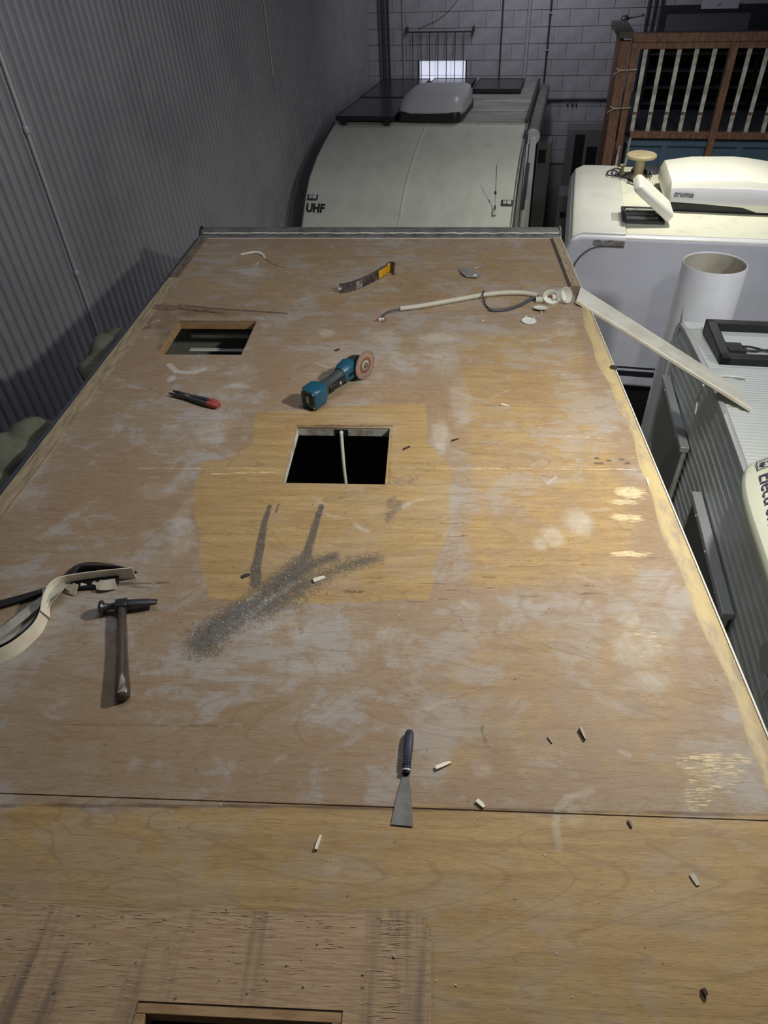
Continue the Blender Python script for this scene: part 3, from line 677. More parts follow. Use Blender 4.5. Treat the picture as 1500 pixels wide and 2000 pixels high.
# roof skin with ribs across
m_ = MB(); pts = []
yy = -.6
while yy < 4.04:
    z_ = ztop(yy); pts += [(yy, z_ + .004), (yy + .004, z_ + .008), (yy + .009, z_ + .008), (yy + .013, z_ + .004), (yy + .022, z_ + .004)]; yy += .026
vs = [(x, a, b) for x in (X4 + .0, 3.1) for a, b in pts]; q = len(pts)
m_.add(vs, [(i, i + 1, q + i + 1, q + i) for i in range(q - 1)]).build('ribbed_roof', M['c4_roof'], c4, smooth=80)
rs = [[Vector((X4 - .012, a, b - .012)), Vector((X4 - .012, a, b + .006)), Vector((X4 + .006, a, b + .012)), Vector((X4 + .014, a, b + .008))] for a, b in rl[:8]]
MB().rings(rs).build('roof_edge_trim', M['alu'], c4, smooth=50)
MB().prism([(4.0, 2.20), (4.07, 2.175), (4.10, 2.1), (4.08, 1.6), (4.0, 1.0), (3.97, 1.0), (4.05, 1.6), (4.06, 2.1), (4.03, 2.15)], 0, X4 - .015, X4 + .02).build('corner_trim', M['c4_roof'], c4)
for i, (y0, y1, zt, zb) in enumerate(((3.16, 3.93, 1.865, 1.38), (1.985, 2.765, 1.865, 1.38))):
    out = [(y0, zt), (y1, zt), (y1, zb + .12), (y1 - .03, zb + .04), (y1 - .1, zb), (y0 + .1, zb), (y0 + .03, zb + .04), (y0, zb + .12)]
    w = MB().prism(out, 0, X4 - .028, X4 - .012).build('side_window', M['glass_dark'] if i else mat('grey_window', (.26, .27, .26), .35), c4, bev=.003)
    f = MB()
    loop = [Vector((X4 - .03, a, b)) for a, b in out]
    for a, b in zip(loop, loop[1:] + loop[:1]): f.bar(a, b, .014, .014, Vector((1, 0, 0)))
    f.build('window_seal', M['grey_trim'], w)
    MB().box(X4 - .055, X4 - .008, y0 - .01, y1 + .01, zt + .0, zt + .035).build('hinge_rail', M['alu'], w, bev=.004)
    MB().tube([(X4 - .035, y0 + .0, zt - .02), (X4 - .035, y0 + .02, zb + .1)], .006, 6).build('window_stay', M['alu'], w, smooth=60)
    for k in range(3): MB().lathe([(.006, 0), (.006, .006)], 8, Matrix.Translation((X4 - .056, y0 + .12 + k * .25, zt + .018)) @ Matrix.Rotation(R_(-90), 4, 'Y')).build('rivet', M['alu'], w)
# black framed skylight
sk = MB()
SX0, SX1, SY0, SY1, SZ = 1.075, 1.75, 3.37, 3.83, 2.275
T = Matrix.Translation((0, 0, 0))
for r in ((SX0, SX1, SY0, SY0 + .055), (SX0, SX1, SY1 - .05, SY1), (SX0, SX0 + .055, SY0, SY1), (SX1 - .05, SX1, SY0, SY1)): sk.box(r[0], r[1], r[2], r[3], SZ - .03, SZ + .055)
sk = sk.build('skylight_frame', M['black'], c4, bev=.006)
MB().box(SX0 + .05, SX1 - .05, SY0 + .05, SY1 - .045, SZ - .02, SZ + .004).build('skylight_panel', M['c4_roof'], sk)
cz = SZ + .02
MB().box(SX0 + .06, SX0 + .15, 3.55, 3.60, SZ + .004, SZ + .03).build('connector', M['black'], sk, bev=.004)
MB().box(SX0 + .07, SX0 + .165, 3.51, 3.545, SZ + .004, SZ + .03).build('connector', M['black'], sk, bev=.004)
for yy, e in ((3.575, 0), (3.53, .01)):
    MB().tube(smooth_path([(SX0 + .14, yy, cz), (SX0 + .20, yy - .005, cz), (SX0 + .27, 3.535 + e, cz), (SX0 + .35, 3.54 + e, cz), (SX0 + .45, 3.57 + e, cz)]), .006, 6).build('lead', M['black'], sk, smooth=60)
# cream air conditioner
n = 64
def elx(s, z, dx=0):
    out = []
    for j in range(n):
        t_ = 2 * math.pi * j / n; c_, s_ = math.cos(t_), math.sin(t_)
        out.append(Vector((1.36 + dx + s * .45 * math.copysign(abs(c_) ** .4, c_) , 1.72 + s * .70 * math.copysign(abs(s_) ** .4, s_), z)))
    return out
ex = MB().rings([elx(.96, 2.32), elx(.97, 2.345)]).build('air_conditioner', M['grey_trim'], c4, smooth=50)
MB().rings([elx(.99, 2.345), elx(1, 2.36), elx(1.0, 2.385), elx(.985, 2.40), elx(.955, 2.408), elx(.90, 2.417), elx(.7, 2.423), elx(.4, 2.427)]).build('air_conditioner_cover', M['elx'], ex, smooth=35)
def surf(u, v):
    p = at(F4, u, v, 2, 2.42); return p
p = surf(1481, 929); p2 = surf(1496, 1002); ea = math.atan2(p2.y - p.y, p2.x - p.x); es = (p2 - p).length / 2.62
o = text_obj('lettering', 'Electrolux', es, M['text_blue'], ex, (p.x, p.y, p.z + .0035), (Matrix.Rotation(ea, 4, 'Z') @ Matrix.Rotation(R_(4), 4, 'X')).to_euler(), ext=.0006, shear=-.75); o['label'] = 'blue-grey lettering beginning Electr'
lg = MB(); q = surf(1486, 907); TT = Matrix.Translation((q.x + .008, q.y, q.z + .003)) @ Matrix.Rotation(ea, 4, 'Z') @ Matrix.Rotation(R_(5), 4, 'X') @ Matrix(((1, -.75, 0, 0), (0, 1, 0, 0), (0, 0, 1, 0), (0, 0, 0, 1)))
for r in ((-.026, .026, -.026, -.022), (-.026, .026, .022, .026), (-.026, -.022, -.026, .026), (.022, .026, -.026, .026)): lg.box(r[0], r[1], r[2], r[3], 0, .0012, TT)
lg.add([TT @ Vector(x) for x in ((-.015, -.005, .001), (.0, -.005, .001), (0, .018, .001), (.015, .005, .001), (0, .005, .001), (0, -.018, .001))], [(0, 1, 2), (3, 4, 5), (0, 5, 4, 1)])
lg.build('emblem', M['text_blue'], ex)
# thin line across the cover
# emblem outline on the side near the front
e_ = MB(); p = at(F4, 1318, 665, 0, X4 - .008)
ring = [Vector((p.x - .002, p.y + .045 * math.cos(t_) * (1 - .2 * math.sin(t_)), p.z + .05 * math.sin(t_))) for t_ in [2 * math.pi * j / 18 for j in range(19)]]
e_.tube(ring, .003, 5); ring = [Vector((p.x - .002, p.y + .02 * math.cos(t_), p.z + .022 * math.sin(t_))) for t_ in [2 * math.pi * j / 12 for j in range(13)]]
e_.tube(ring, .003, 5); e_.build('side_emblem', M['alu'], c4)
# service flap and torn paper at the far right edge
p = at(F4, 1500, 1275, 0, X4 - .01)
o = MB().prism([(p.y - .10, p.z - .03), (p.y + .0, p.z + .055), (p.y + .035, p.z + .02), (p.y + .035, p.z - .035), (p.y - .0, p.z - .06), (p.y - .1, p.z - .07)], 0, X4 - .022, X4 - .008).build('service_flap', mat('grey_flap', (.36, .37, .34), .6), c4, bev=.003)
t = thing('torn_paper', 'scrap of white paper stuck on the grey caravan side at the right edge', 'paper', F4, (X4 - .026, p.y - .045, p.z - .055))
MB().add([(0, .02, -.03), (0, -.08, -.04), (-.005, -.09, .04), (-.003, -.03, .03), (0.003, .02, -.03), (.003, -.08, -.04), (-.002, -.09, .04), (0, -.03, .03)], [(0, 1, 2, 3), (7, 6, 5, 4), (0, 4, 5, 1), (1, 5, 6, 2), (2, 6, 7, 3), (3, 7, 4, 0)]).build('paper', M['paper'], t)
# white scraps on its roof
a, b = at(F4, 1402, 735, 2, 2.30), at(F4, 1457, 738, 2, 2.315)
t = MB().tube([(0, 0, 0), (b - a) * .3 + Vector((0, 0, .004)), b - a], .006, 6).build('sealant_strip', M['box_white'], smooth=60)
t.matrix_world = F4 @ Matrix.Translation(a); tag(t, 'thin white sealant strip lying on the pale ribbed roof', 'strip')
MB().box(1.05, 3.0, -.5, 3.9, .3, .6).build('chassis', M['black_m'], c4)
for yw in (1.4, 2.3): MB().lathe([(.05, -.1), (.2, -.1), (.3, -.08), (.32, 0), (.3, .08), (.2, .1)], 24, Matrix.Translation((1.2, yw, .32)) @ Matrix.Rotation(R_(90), 4, 'Y')).build('wheel', M['black'], c4, smooth=50)

# ================================================================ the stripped caravan (world frame)
XL, XR, YF, YN = -1.449, .815, 4.352, -.55
c1 = thing('stripped_caravan', 'caravan roof stripped to bare stained plywood sheets with three square openings', 'caravan', FW, (0, 0, 0))
HOLES = [(-1.236, -.845, 2.725, 3.081), (-.496, -.137, 1.799, 2.147), (-.497, -.128, -.06, .306)]
SEAMS = [YN, .672, 1.896, 3.131, YF]

# --- painted stains and sparkle: masks over the roof plane
RES = .006
gx = np.arange(-1.47, .85, RES); gy = np.arange(-.57, 4.37, RES); GX, GY = np.meshgrid(gx, gy)
MSK = {k: np.zeros(GX.shape, np.float32) for k in ('clean', 'powder', 'dust', 'pale', 'peel', 'brown')}
def px2(pts): return [tuple(rp(u, v)[:2]) for u, v in pts]
def line(k, pts, w, s=1.0, soft=1.0, w2=None):
    P = px2(pts); D = np.full(GX.shape, 99.0)
    n_ = len(P) - 1
    for i in range(n_):
        (ax, ay), (bx_, by_) = P[i], P[i + 1]; dx, dy = bx_ - ax, by_ - ay; L2 = dx * dx + dy * dy + 1e-9
        t_ = np.clip(((GX - ax) * dx + (GY - ay) * dy) / L2, 0, 1)
        ww = w if w2 is None else w + (w2 - w) * (i + t_) / n_
        D = np.minimum(D, np.hypot(GX - ax - t_ * dx, GY - ay - t_ * dy) / ww)
    MSK[k][:] = np.maximum(MSK[k], s * np.clip((1 + soft - D) / soft, 0, 1))
def inpoly(P):
    ins = np.zeros(GX.shape, bool)
    for i in range(len(P)):
        (x0, y0), (x1, y1) = P[i], P[i - 1]
        c_ = ((y0 > GY) != (y1 > GY))
        ins ^= c_ & (GX < (x1 - x0) * (GY - y0) / (y1 - y0 + 1e-12) + x0)
    return ins
def blur(a, r):
    if r < 1: return a
    k_ = np.ones(2 * r + 1) / (2 * r + 1)
    for ax in (0, 1): a = np.apply_along_axis(lambda m: np.convolve(m, k_, 'same'), ax, a)
    return a
def poly(k, pts, s=1.0, b=0, jit=.012):
    Q = px2(pts); R2 = []
    for i in range(len(Q)):
        (x0, y0), (x1, y1) = Q[i], Q[(i + 1) % len(Q)]; n_ = max(1, int(math.hypot(x1 - x0, y1 - y0) / .05))
        for q in range(n_):
            f = q / n_; x, y = x0 + (x1 - x0) * f, y0 + (y1 - y0) * f
            w_ = noise.noise_vector(Vector((x * 7, y * 7, .3))) * jit * 2 + noise.noise_vector(Vector((x * 25, y * 25, 5))) * jit * .7; R2.append((x + w_.x, y + w_.y))
    m_ = blur(inpoly(R2).astype(float) * s, b); MSK[k][:] = np.maximum(MSK[k], m_)
def blob(k, u, v, ru, rv, s=1.0, rot=0):
    c_ = rp(u, v); rx = abs(rp(u + ru, v).x - rp(u - ru, v).x) / 2; ry = abs(rp(u, v - rv).y - rp(u, v + rv).y) / 2
    dx, dy = GX - c_.x, GY - c_.y; cr, sr = math.cos(rot), math.sin(rot)
    a_, b_ = (dx * cr + dy * sr) / rx, (-dx * sr + dy * cr) / ry
    MSK[k][:] = np.maximum(MSK[k], s * np.clip(1.4 - np.sqrt(a_ * a_ + b_ * b_) * 1.1, 0, 1))
# clean golden areas
poly('clean', [(500, 806), (496, 832), (492, 868), (455, 892), (420, 900), (390, 902), (381, 952), (380, 996), (392, 1040), (392, 1100), (408, 1168), (500, 1176), (580, 1180), (700, 1178), (840, 1168), (846, 1132), (852, 1092), (872, 1060), (880, 940), (872, 900), (836, 860), (834, 832), (834, 788), (720, 790), (620, 800)], .95, 1, .006)
poly('clean', [(-400, 1576), (760, 1576), (1900, 1600), (2400, 2300), (-700, 2300)], .85, 2)
poly('clean', [(300, 480), (1100, 480), (1135, 618), (690, 617), (300, 560)], .43, 10)
poly('clean', [(880, 640), (1150, 630), (1215, 860), (1290, 1080), (1300, 1160), (870, 1180)], .50, 14)
poly('clean', [(560, 640), (1150, 630), (1190, 740), (860, 900), (560, 780)], .38, 12)
poly('clean', [(850, 1190), (1330, 1170), (1500, 1585), (750, 1570)], .42, 14)
for a_ in ((120, 1350, 160, 120, .34), (200, 1480, 220, 70, .30), (60, 1050, 90, 70, .34), (560, 1400, 160, 120, .30), (240, 860, 90, 60, .34), (620, 1300, 120, 60, .36), (960, 1300, 90, 110, .26), (720, 560, 200, 30, .3), (430, 520, 90, 30, .34)): blob('powder', *a_)
# peeled veneer, bottom left
poly('peel', [(0, 1768), (60, 1763), (380, 1772), (660, 1786), (700, 1776), (750, 1777), (800, 1786), (828, 1805), (836, 1850), (837, 2100), (-100, 2100), (-60, 1900)], 1, 0, .003)
_e = MSK['peel']; _n = (np.sin(GY * 310) + np.sin(GY * 131 + 1)) * .012
MSK['peel'] = np.where(GX + _n < -.93, 0, _e).astype(np.float32)
# powder / film smears
for a_ in ((1080, 1050, 40, 34, .62), (1130, 1020, 46, 48, .60), (1055, 1062, 26, 22, .62), (1120, 1040, 60, 60, .42), (860, 660, 60, 22, .6), (800, 700, 110, 50, .42), (900, 780, 40, 90, .5), (1100, 740, 80, 60, .32), (420, 840, 60, 50, .5), (500, 530, 60, 16, .5), (560, 560, 40, 14, .4),
           (470, 740, 60, 60, .45), (355, 1060, 40, 60, .5), (360, 1000, 30, 60, .5), (1240, 1270, 80, 70, .55), (1270, 1330, 70, 50, .5), (870, 600, 60, 12, .45), (1100, 640, 50, 30, .45), (640, 650, 30, 12, .6), (400, 720, 60, 16, .5), (335, 740, 12, 10, .8),
           (1120, 1590, 30, 50, .5), (940, 1500, 40, 40, .45), (560, 1230, 90, 40, .45), (650, 1690, 30, 40, .42), (1110, 1710, 40, 60, .38), (1000, 1740, 60, 60, .28), (300, 960, 80, 40, .4), (160, 1000, 60, 40, .35), (760, 1230, 60, 30, .4), (860, 850, 30, 50, .6),
           (560, 1800, 60, 40, .35), (870, 700, 60, 60, .5), (760, 660, 50, 30, .5), (1080, 780, 40, 80, .3), (1000, 500, 60, 20, .3), (1230, 1210, 40, 24, .55), (95, 1210, 60, 40, .3), (950, 1440, 30, 60, .35)):
    blob('powder', *a_)
line('powder', [(1020, 668), (1060, 664), (1110, 650)], .004, .5, 3); line('powder', [(1155, 1545), (1110, 1557), (1090, 1580), (1085, 1610), (1092, 1660)], .006, .55, 2.2)
line('powder', [(330, 712), (345, 726), (380, 728), (400, 720)], .010, .9)
for i in range(70):
    u, v = random.uniform(150, 1350), random.uniform(480, 1500); L_ = random.uniform(10, 60); a_ = random.gauss(0, .5)
    line('powder', [(u, v), (u + L_ * .5, v + L_ * .5 * math.sin(a_)), (u + L_ * math.cos(a_), v + L_ * .4 * math.sin(a_ * 2))], random.uniform(.002, .005), random.uniform(.3, .6), 4)
# scraped pale wood near the right edge; middle blobs paint the lamp's sparkle
for a_ in ((1232, 962, 50, 20, .66), (1215, 980, 50, 11, .60), (1222, 1011, 54, 13, .64), (1230, 1082, 64, 10, .66), (1390, 1480, 95, 16, .60), (1400, 1505, 90, 26, .55), (1385, 1545, 70, 26, .52), (1240, 1200, 40, 20, .35), (1270, 1300, 75, 60, .42), (1270, 1370, 65, 50, .40), (1280, 1250, 55, 35, .46), (1230, 1235, 40, 30, .42), (1320, 620, 20, 10, .3)):
    blob('pale', *a_)
poly('pale', [(1292, 1472), (1350, 1458), (1490, 1470), (1478, 1510), (1440, 1560), (1360, 1590), (1330, 1560), (1335, 1520)], .50, 2)
line('pale', [(270, 915), (560, 914)], .003, .6); line('pale', [(790, 914), (1250, 917)], .003, .6); line('pale', [(400, 926), (540, 922)], .004, .6)
for i in range(40):
    u, v = random.uniform(1000, 1230), random.uniform(640, 900); line('pale', [(u, v), (u + random.uniform(20, 80), v + random.uniform(-4, 4))], .0025, .5)
# grinding dust
line('dust', [(527, 988), (517, 1020), (508, 1070), (500, 1110), (500, 1140)], .006, .95, .8, .014)
line('dust', [(628, 988), (618, 1020), (605, 1065), (596, 1088)], .007, .95, .8, .012)
blob('dust', 640, 1090, 26, 8, .9)
line('dust', [(596, 1092), (555, 1130), (490, 1180), (430, 1225), (400, 1250)], .004, .95, 17, .006)
line('dust', [(735, 1092), (670, 1105), (590, 1145), (500, 1195)], .003, .8, 16, .006)
line('dust', [(650, 1088), (600, 1105), (540, 1150)], .004, .95, 10, .008)
line('powder', [(500, 1165), (470, 1200), (420, 1240)], .01, .8, 2.0); line('powder', [(570, 1140), (520, 1175), (490, 1200)], .006, .8, 2.0)
poly('dust', [(757, 970), (775, 966), (782, 976), (795, 976), (783, 995), (770, 1010), (756, 1036), (752, 1030), (754, 1000)], .55, 1)
blob('dust', 480, 1125, 10, 5, .8); blob('dust', 588, 1235, 10, 8, .55); line('dust', [(540, 1000), (545, 985)], .004, .8)
line('dust', [(640, 975), (790, 940), (860, 900)], .012, .35, 1.5, .02)
blob('dust', 960, 1440, 34, 36, .28); blob('dust', 1040, 1170, 30, 60, .2); line('dust', [(940, 1420), (950, 1455), (975, 1470)], .004, .5)
for i in range(60):
    u, v = random.gauss(560, 130), random.gauss(1150, 60); blob('dust', u, v, random.uniform(2, 5), random.uniform(1.5, 3), .8)
for i in range(90):
    u, v = random.uniform(0, 1450), random.uniform(700, 1950); blob('dust', u, v, random.uniform(1.5, 4), random.uniform(1.5, 3), .75)
for u, v in ((1165, 895), (1175, 905), (1190, 900), (1215, 898), (1225, 905), (1165, 905)): blob('dust', u, v, 8, 3, 1.0)
# screw holes in the peeled area
for u, v in ((105, 1940), (247, 1912), (343, 1910), (343, 1948), (430, 1915), (515, 1912), (610, 1922), (600, 1952), (706, 1928), (330, 1848), (500, 1848), (180, 1810)): blob('dust', u, v, 3.5, 3.5, 1.3)
# brown water stains around the first opening
poly('brown', [(280, 618), (300, 590), (345, 588), (500, 606), (560, 612), (560, 619), (345, 624), (338, 690), (318, 700), (300, 660)], .50, 7)
line('brown', [(340, 626), (320, 680)], .03, .5, 1.2); line('brown', [(350, 596), (440, 604), (560, 612)], .006, .9); line('brown', [(295, 590), (285, 640)], .02, .6, 1)
line('brown', [(580, 832), (765, 832)], .004, .6, 4.0); line('brown', [(765, 835), (760, 945)], .003, .45, 4)
line('brown', [(0, 1573), (550, 1575), (1500, 1592)], .004, .6, 1.0)
blob('brown', 340, 860, 260, 40, .2); line('brown', [(230, 1140), (330, 1138)], .003, .7); line('brown', [(60, 1415), (480, 1418)], .003, .5); line('brown', [(180, 1135), (310, 1150)], .006, .5)
for i in range(50):
    u, v = random.uniform(540, 1300), random.uniform(950, 1180); line('brown', [(u, v), (u + random.uniform(15, 60), v)], .0018, .6)

def sheet(y0, y1, name):
    xs = [x for x in gx if XL < x < XR]; ysn = [y_ for y_ in gy if y0 < y_ < y1]
    X = sorted(set([XL, XR] + xs)); Yv = sorted(set([y0, y1] + ysn))
    for hx0, hx1, hy0, hy1 in HOLES:                 # snap grid lines to the opening edges
        if hy1 <= y0 or hy0 >= y1: continue
        for L_, tv in ((X, hx0), (X, hx1), (Yv, hy0), (Yv, hy1)):
            if L_[0] < tv < L_[-1]:
                i = min(range(1, len(L_) - 1), key=lambda q: abs(L_[q] - tv)); L_[i] = tv
    X = np.array(X); Yv = np.array(Yv); nx, ny = len(X), len(Yv)
    VX, VY = np.meshgrid(X, Yv)
    ix = np.clip(np.round((VX - gx[0]) / RES).astype(int), 0, len(gx) - 1); iy = np.clip(np.round((VY - gy[0]) / RES).astype(int), 0, len(gy) - 1)
    Zt = ROOF + .0 * VX
    rag = MSK['peel'][iy, ix]; Zt = Zt - .0022 * np.clip(rag, 0, 1)
    V = np.stack([VX, VY, Zt], -1).reshape(-1, 3)
    cxm = (X[:-1] + X[1:]) / 2; cym = (Yv[:-1] + Yv[1:]) / 2; CXm, CYm = np.meshgrid(cxm, cym)
    keep = np.ones(CXm.shape, bool)
    for hx0, hx1, hy0, hy1 in HOLES: keep &= ~((CXm > hx0) & (CXm < hx1) & (CYm > hy0) & (CYm < hy1))
    jj, ii = np.nonzero(keep); a_ = jj * nx + ii
    F_ = np.stack([a_, a_ + 1, a_ + nx + 1, a_ + nx], -1)
    # skirts: outer border
    th = .006; extra = []; EF = []; base = len(V)
    def skirt(x0, y0_, x1, y1_):
        k_ = base + len(extra); extra.extend([(x0, y0_, ROOF - 1e-4), (x1, y1_, ROOF - 1e-4), (x1, y1_, ROOF - th), (x0, y0_, ROOF - th)]); EF.append((k_, k_ + 1, k_ + 2, k_ + 3))
    skirt(XR, y0, XR, y1); skirt(XL, y1, XL, y0)
    for yv in (y0, y1):
        cuts = sorted([(h_[0], h_[1]) for h_ in HOLES if h_[2] < yv < h_[3]]); xa = XL
        for c0_, c1__ in cuts + [(XR, XR)]: skirt(xa, yv, c0_, yv); xa = c1__
    for hx0, hx1, hy0, hy1 in HOLES:
        a2, b2 = max(hy0, y0), min(hy1, y1)
        if a2 >= b2: continue
        skirt(hx0, a2, hx0, b2); skirt(hx1, b2, hx1, a2)
        if b2 == hy1: skirt(hx0, hy1, hx1, hy1)
        if a2 == hy0: skirt(hx1, hy0, hx0, hy0)
    VA = np.concatenate([V, np.array(extra)]); FA = np.concatenate([F_, np.array(EF)]).astype(np.int32)
    me = bpy.data.meshes.new(name); me.vertices.add(len(VA)); me.vertices.foreach_set('co', VA.astype(np.float32).ravel())
    me.loops.add(FA.size); me.loops.foreach_set('vertex_index', FA.ravel()); me.polygons.add(len(FA))
    me.polygons.foreach_set('loop_start', np.arange(0, FA.size, 4, dtype=np.int32)); me.polygons.foreach_set('loop_total', np.full(len(FA), 4, np.int32))
    me.update(); me.validate()
    for an_, ks in (('stain_a', ('clean', 'powder', 'dust')), ('stain_b', ('pale', 'peel', 'brown'))):
        at_ = me.color_attributes.new(an_, 'FLOAT_COLOR', 'POINT'); c_ = np.zeros((len(VA), 4), np.float32); c_[:, 3] = 1
        for q, k_ in enumerate(ks): c_[:base, q] = MSK[k_][iy, ix].ravel()
        at_.data.foreach_set('color', c_.ravel())
    me.materials.append(M['roof'])
    o = bpy.data.objects.new(name, me); S.collection.objects.link(o); o.parent = c1; return o
for i, (a_, b_) in enumerate(zip(SEAMS, SEAMS[1:])):
    o = sheet(a_ + ((0, .0018, .0002, .0004)[i]), b_ - ((.0012, .0002, .0004, 0)[i]), 'plywood_sheet')
    o['label'] = ('nearest golden plywood sheet with peeled veneer', 'greyed plywood sheet with grinding dust', 'plywood sheet with two openings', 'front plywood sheet')[i]

# lifted splinters of the peeled veneer (too many to pick apart)
sp_ = MB()
for i in range(900):
    x = random.uniform(-.93, -.02); y_ = random.uniform(.02, .455)
    if i % 3 == 0: x = random.choice((-.93, -.075)) + abs(random.gauss(0, .03)) * (1 if random.random() < .5 else 1)
    if i % 7 == 0: y_ = .455 - abs(random.gauss(0, .02))
    if any(h[0] - .03 < x < h[1] + .01 and h[2] - .01 < y_ < h[3] + .02 for h in HOLES) or x > -.025: continue
    L_ = random.uniform(.006, .03) * (1.3 if x < -.85 or x > -.12 else .8); w_ = random.uniform(.0004, .0011); z_ = ROOF - .0018; ra = random.gauss(0, .05)
    T = Matrix.Translation((x, y_, z_)) @ Matrix.Rotation(ra, 4, 'Z')
    h_ = random.uniform(.0002, .0009)
    k = [T @ Vector(p) for p in ((0, -w_, 0), (L_, -w_ * .3, 0), (L_ * .6, 0, h_), (0, w_, 0), (L_, w_ * .4, 0), (L_ * .1, 0, h_ * .7))]
    sp_.add(k, [(0, 1, 2, 5), (3, 5, 2, 4), (0, 5, 3), (1, 4, 2)])
sp_.build('veneer_splinters', mat('splinter_wood', (.56, .41, .26), .7), c1, kind='stuff')

# joists/lining below the ply (roof core with openings), walls, interior
core = MB(); HX_ = [(h[0] - .0185, h[1] + .0185, h[2] - .0185, h[3] + .0185) for h in HOLES]
xsb = sorted({XL + .02, XR - .01} | {h[0] for h in HX_} | {h[1] for h in HX_}); ysb = sorted({YN, YF} | {h[2] for h in HX_} | {h[3] for h in HX_})
for x0, x1 in zip(xsb, xsb[1:]):
    for y0, y1 in zip(ysb, ysb[1:]):
        cx_, cy_ = (x0 + x1) / 2, (y0 + y1) / 2
        if any(h[0] < cx_ < h[1] and h[2] < cy_ < h[3] for h in HX_): continue
        if x1 - x0 < 1e-6 or y1 - y0 < 1e-6: continue
        core.box(x0, x1, y0, y1, ROOF - .040, ROOF - .0075)
core.build('roof_core', M['interior'], c1)
def opening_frame(h, m, th, w, name, z1=-.007, e=.018):
    x0, x1, y0, y1 = h[0] - e, h[1] + e, h[2] - e, h[3] + e; w = .018
    for i, r in enumerate(((x0, x1, y1 - w, y1), (x0, x0 + w, y0, y1 - w), (x1 - w, x1, y0, y1 - w), (x0 + w, x1 - w, y0, y0 + w))):
        yield MB().box(r[0], r[1], r[2], r[3], ROOF - th, ROOF + z1).build(name, m, c1, bev=.0015)
for o in opening_frame(HOLES[0], M['frame_wood'], .046, .006, 'opening_frame'): pass
for o in opening_frame(HOLES[1], M['frame_white'], .040, .006, 'opening_frame'): o['label'] = 'white painted opening frame'
for o in opening_frame(HOLES[2], M['frame_wood'], .05, .018, 'opening_frame', -.003, .0): pass
MB().box(-.352, -.300, 2.1455, 2.1468, ROOF - .04, ROOF - .008).build('cut_notch', M['black_m'], c1)
t_ = [(-1.46, .826, 4.20, 4.35)]
# walls + floor of the stripped caravan
MB().box(XL, XL + .03, YN, YF + .02, .55, ROOF - .045).build('side_wall', M['side_blue'], c1)
MB().box(XR - .02, XR + .005, YN, YF + .02, .55, ROOF - .045).build('side_wall', M['shell_white'], c1)
MB().box(XL, XR, YF, YF + .03, .55, ROOF - .045).build('front_wall', M['shell_white'], c1)
MB().box(XL, XR, YN - .03, YN, .55, ROOF - .008).build('rear_wall', M['shell_white'], c1)
MB().box(XL, XR, YN, YF, .5, .55).build('interior_floor', M['interior'], c1)
MB().box(-1.3, .7, .0, 4.0, .3, .5).build('chassis', M['black_m'], c1)
for x in (-1.15, .55):
    for yw in (1.5, 2.35): MB().lathe([(.05, -.09), (.2, -.09), (.29, -.07), (.31, 0), (.29, .07), (.2, .09)], 24, Matrix.Translation((x, yw, .31)) @ Matrix.Rotation(R_(90), 4, 'Y')).build('wheel', M['black'], c1, smooth=50)
# inside, seen through the first opening
MB().box(-1.4, -.75, 3.20, 3.22, 1.2, ROOF - .045).build('cupboard_front', M['interior'], c1)
for z_, h_, yo in ((-.13, .022, 3.17), (-.176, .006, 3.10), (-.205, .03, 3.06)):
    MB().box(-1.23 if h_ < .03 else -1.19, -.78, yo, yo + .03, ROOF + z_ - h_ / 2, ROOF + z_ + h_ / 2).build('cupboard_rail', M['interior_rail'], c1, bev=.003)
MB().box(-1.20, -1.16, 2.9, 3.07, ROOF - .9, ROOF - .22).build('cupboard_upright', M['interior_rail'], c1, bev=.003)
MB().box(-1.42, -1.22, 2.7, 3.2, ROOF - .6, ROOF - .25).build('cupboard_side', M['interior'], c1)
# edge strips ----------------------------------------------------
TH = .0035
MB().box(XL - .006, XL + .062, 1.0, 3.62, ROOF + .0, ROOF + TH).build('edge_strip', M['edge_wood'], c1, bev=.001)
MB().box(XL - .006, XL + .062, YN, .998, ROOF + .0, ROOF + TH).build('edge_strip', M['edge_wood'], c1, bev=.001)
MB().box(XL - .004, XL + .048, 3.63, 4.27, ROOF + .0, ROOF + TH).build('edge_strip', mat('darkened_strip', (.24, .19, .13), .7, col2=(.12, .09, .06), nscale=9, stretch=(6, 1, 1)), c1, bev=.001)
MB().box(XL - .035, XL - .006, YN, 4.27, ROOF - .12, ROOF - .008).build('side_moulding', M['side_blue'], c1, bev=.004)
MB().box(XL - .012, XL - .004, YN, 4.27, ROOF - .02, ROOF + .004).build('side_lip', M['darkgrey'], c1)
# right edge: glue-covered strip with wavy inner edge
g_ = MB(); yy = YN; P1 = []
while yy < 3.30:
    w_ = .052 + .010 * math.sin(yy * 5.1) + .006 * math.sin(yy * 17)
    P1.append((XR - w_, yy)); yy += .03
g_.rings([[Vector((a, b, ROOF - .0005)), Vector((a + .006, b, ROOF + .0028)), Vector((XR - .004, b, ROOF + .0028)), Vector((XR, b, ROOF - .0005))] for a, b in P1]).build('glue_strip', M['glue'], c1, smooth=60)
MB().box(XR - .05, XR, 3.52, 4.27, ROOF, ROOF + .007).build('edge_strip', M['edge_wood'], c1, bev=.0015)
MB().box(XR - .065, XR - .053, 3.52, 4.27, ROOF, ROOF + .0025).build('dark_gap_strip', M['handle_wood'], c1)
MB().box(XR - .05, XR + .0, 3.31, 3.515, ROOF - .0, ROOF + .002).build('edge_strip', mat('brown_strip', (.17, .11, .07), .7), c1)
MB().box(XR + .002, XR + .007, YN, 4.30, ROOF - .1, ROOF + .001).build('white_edge_trim', M['white_trim'], c1)
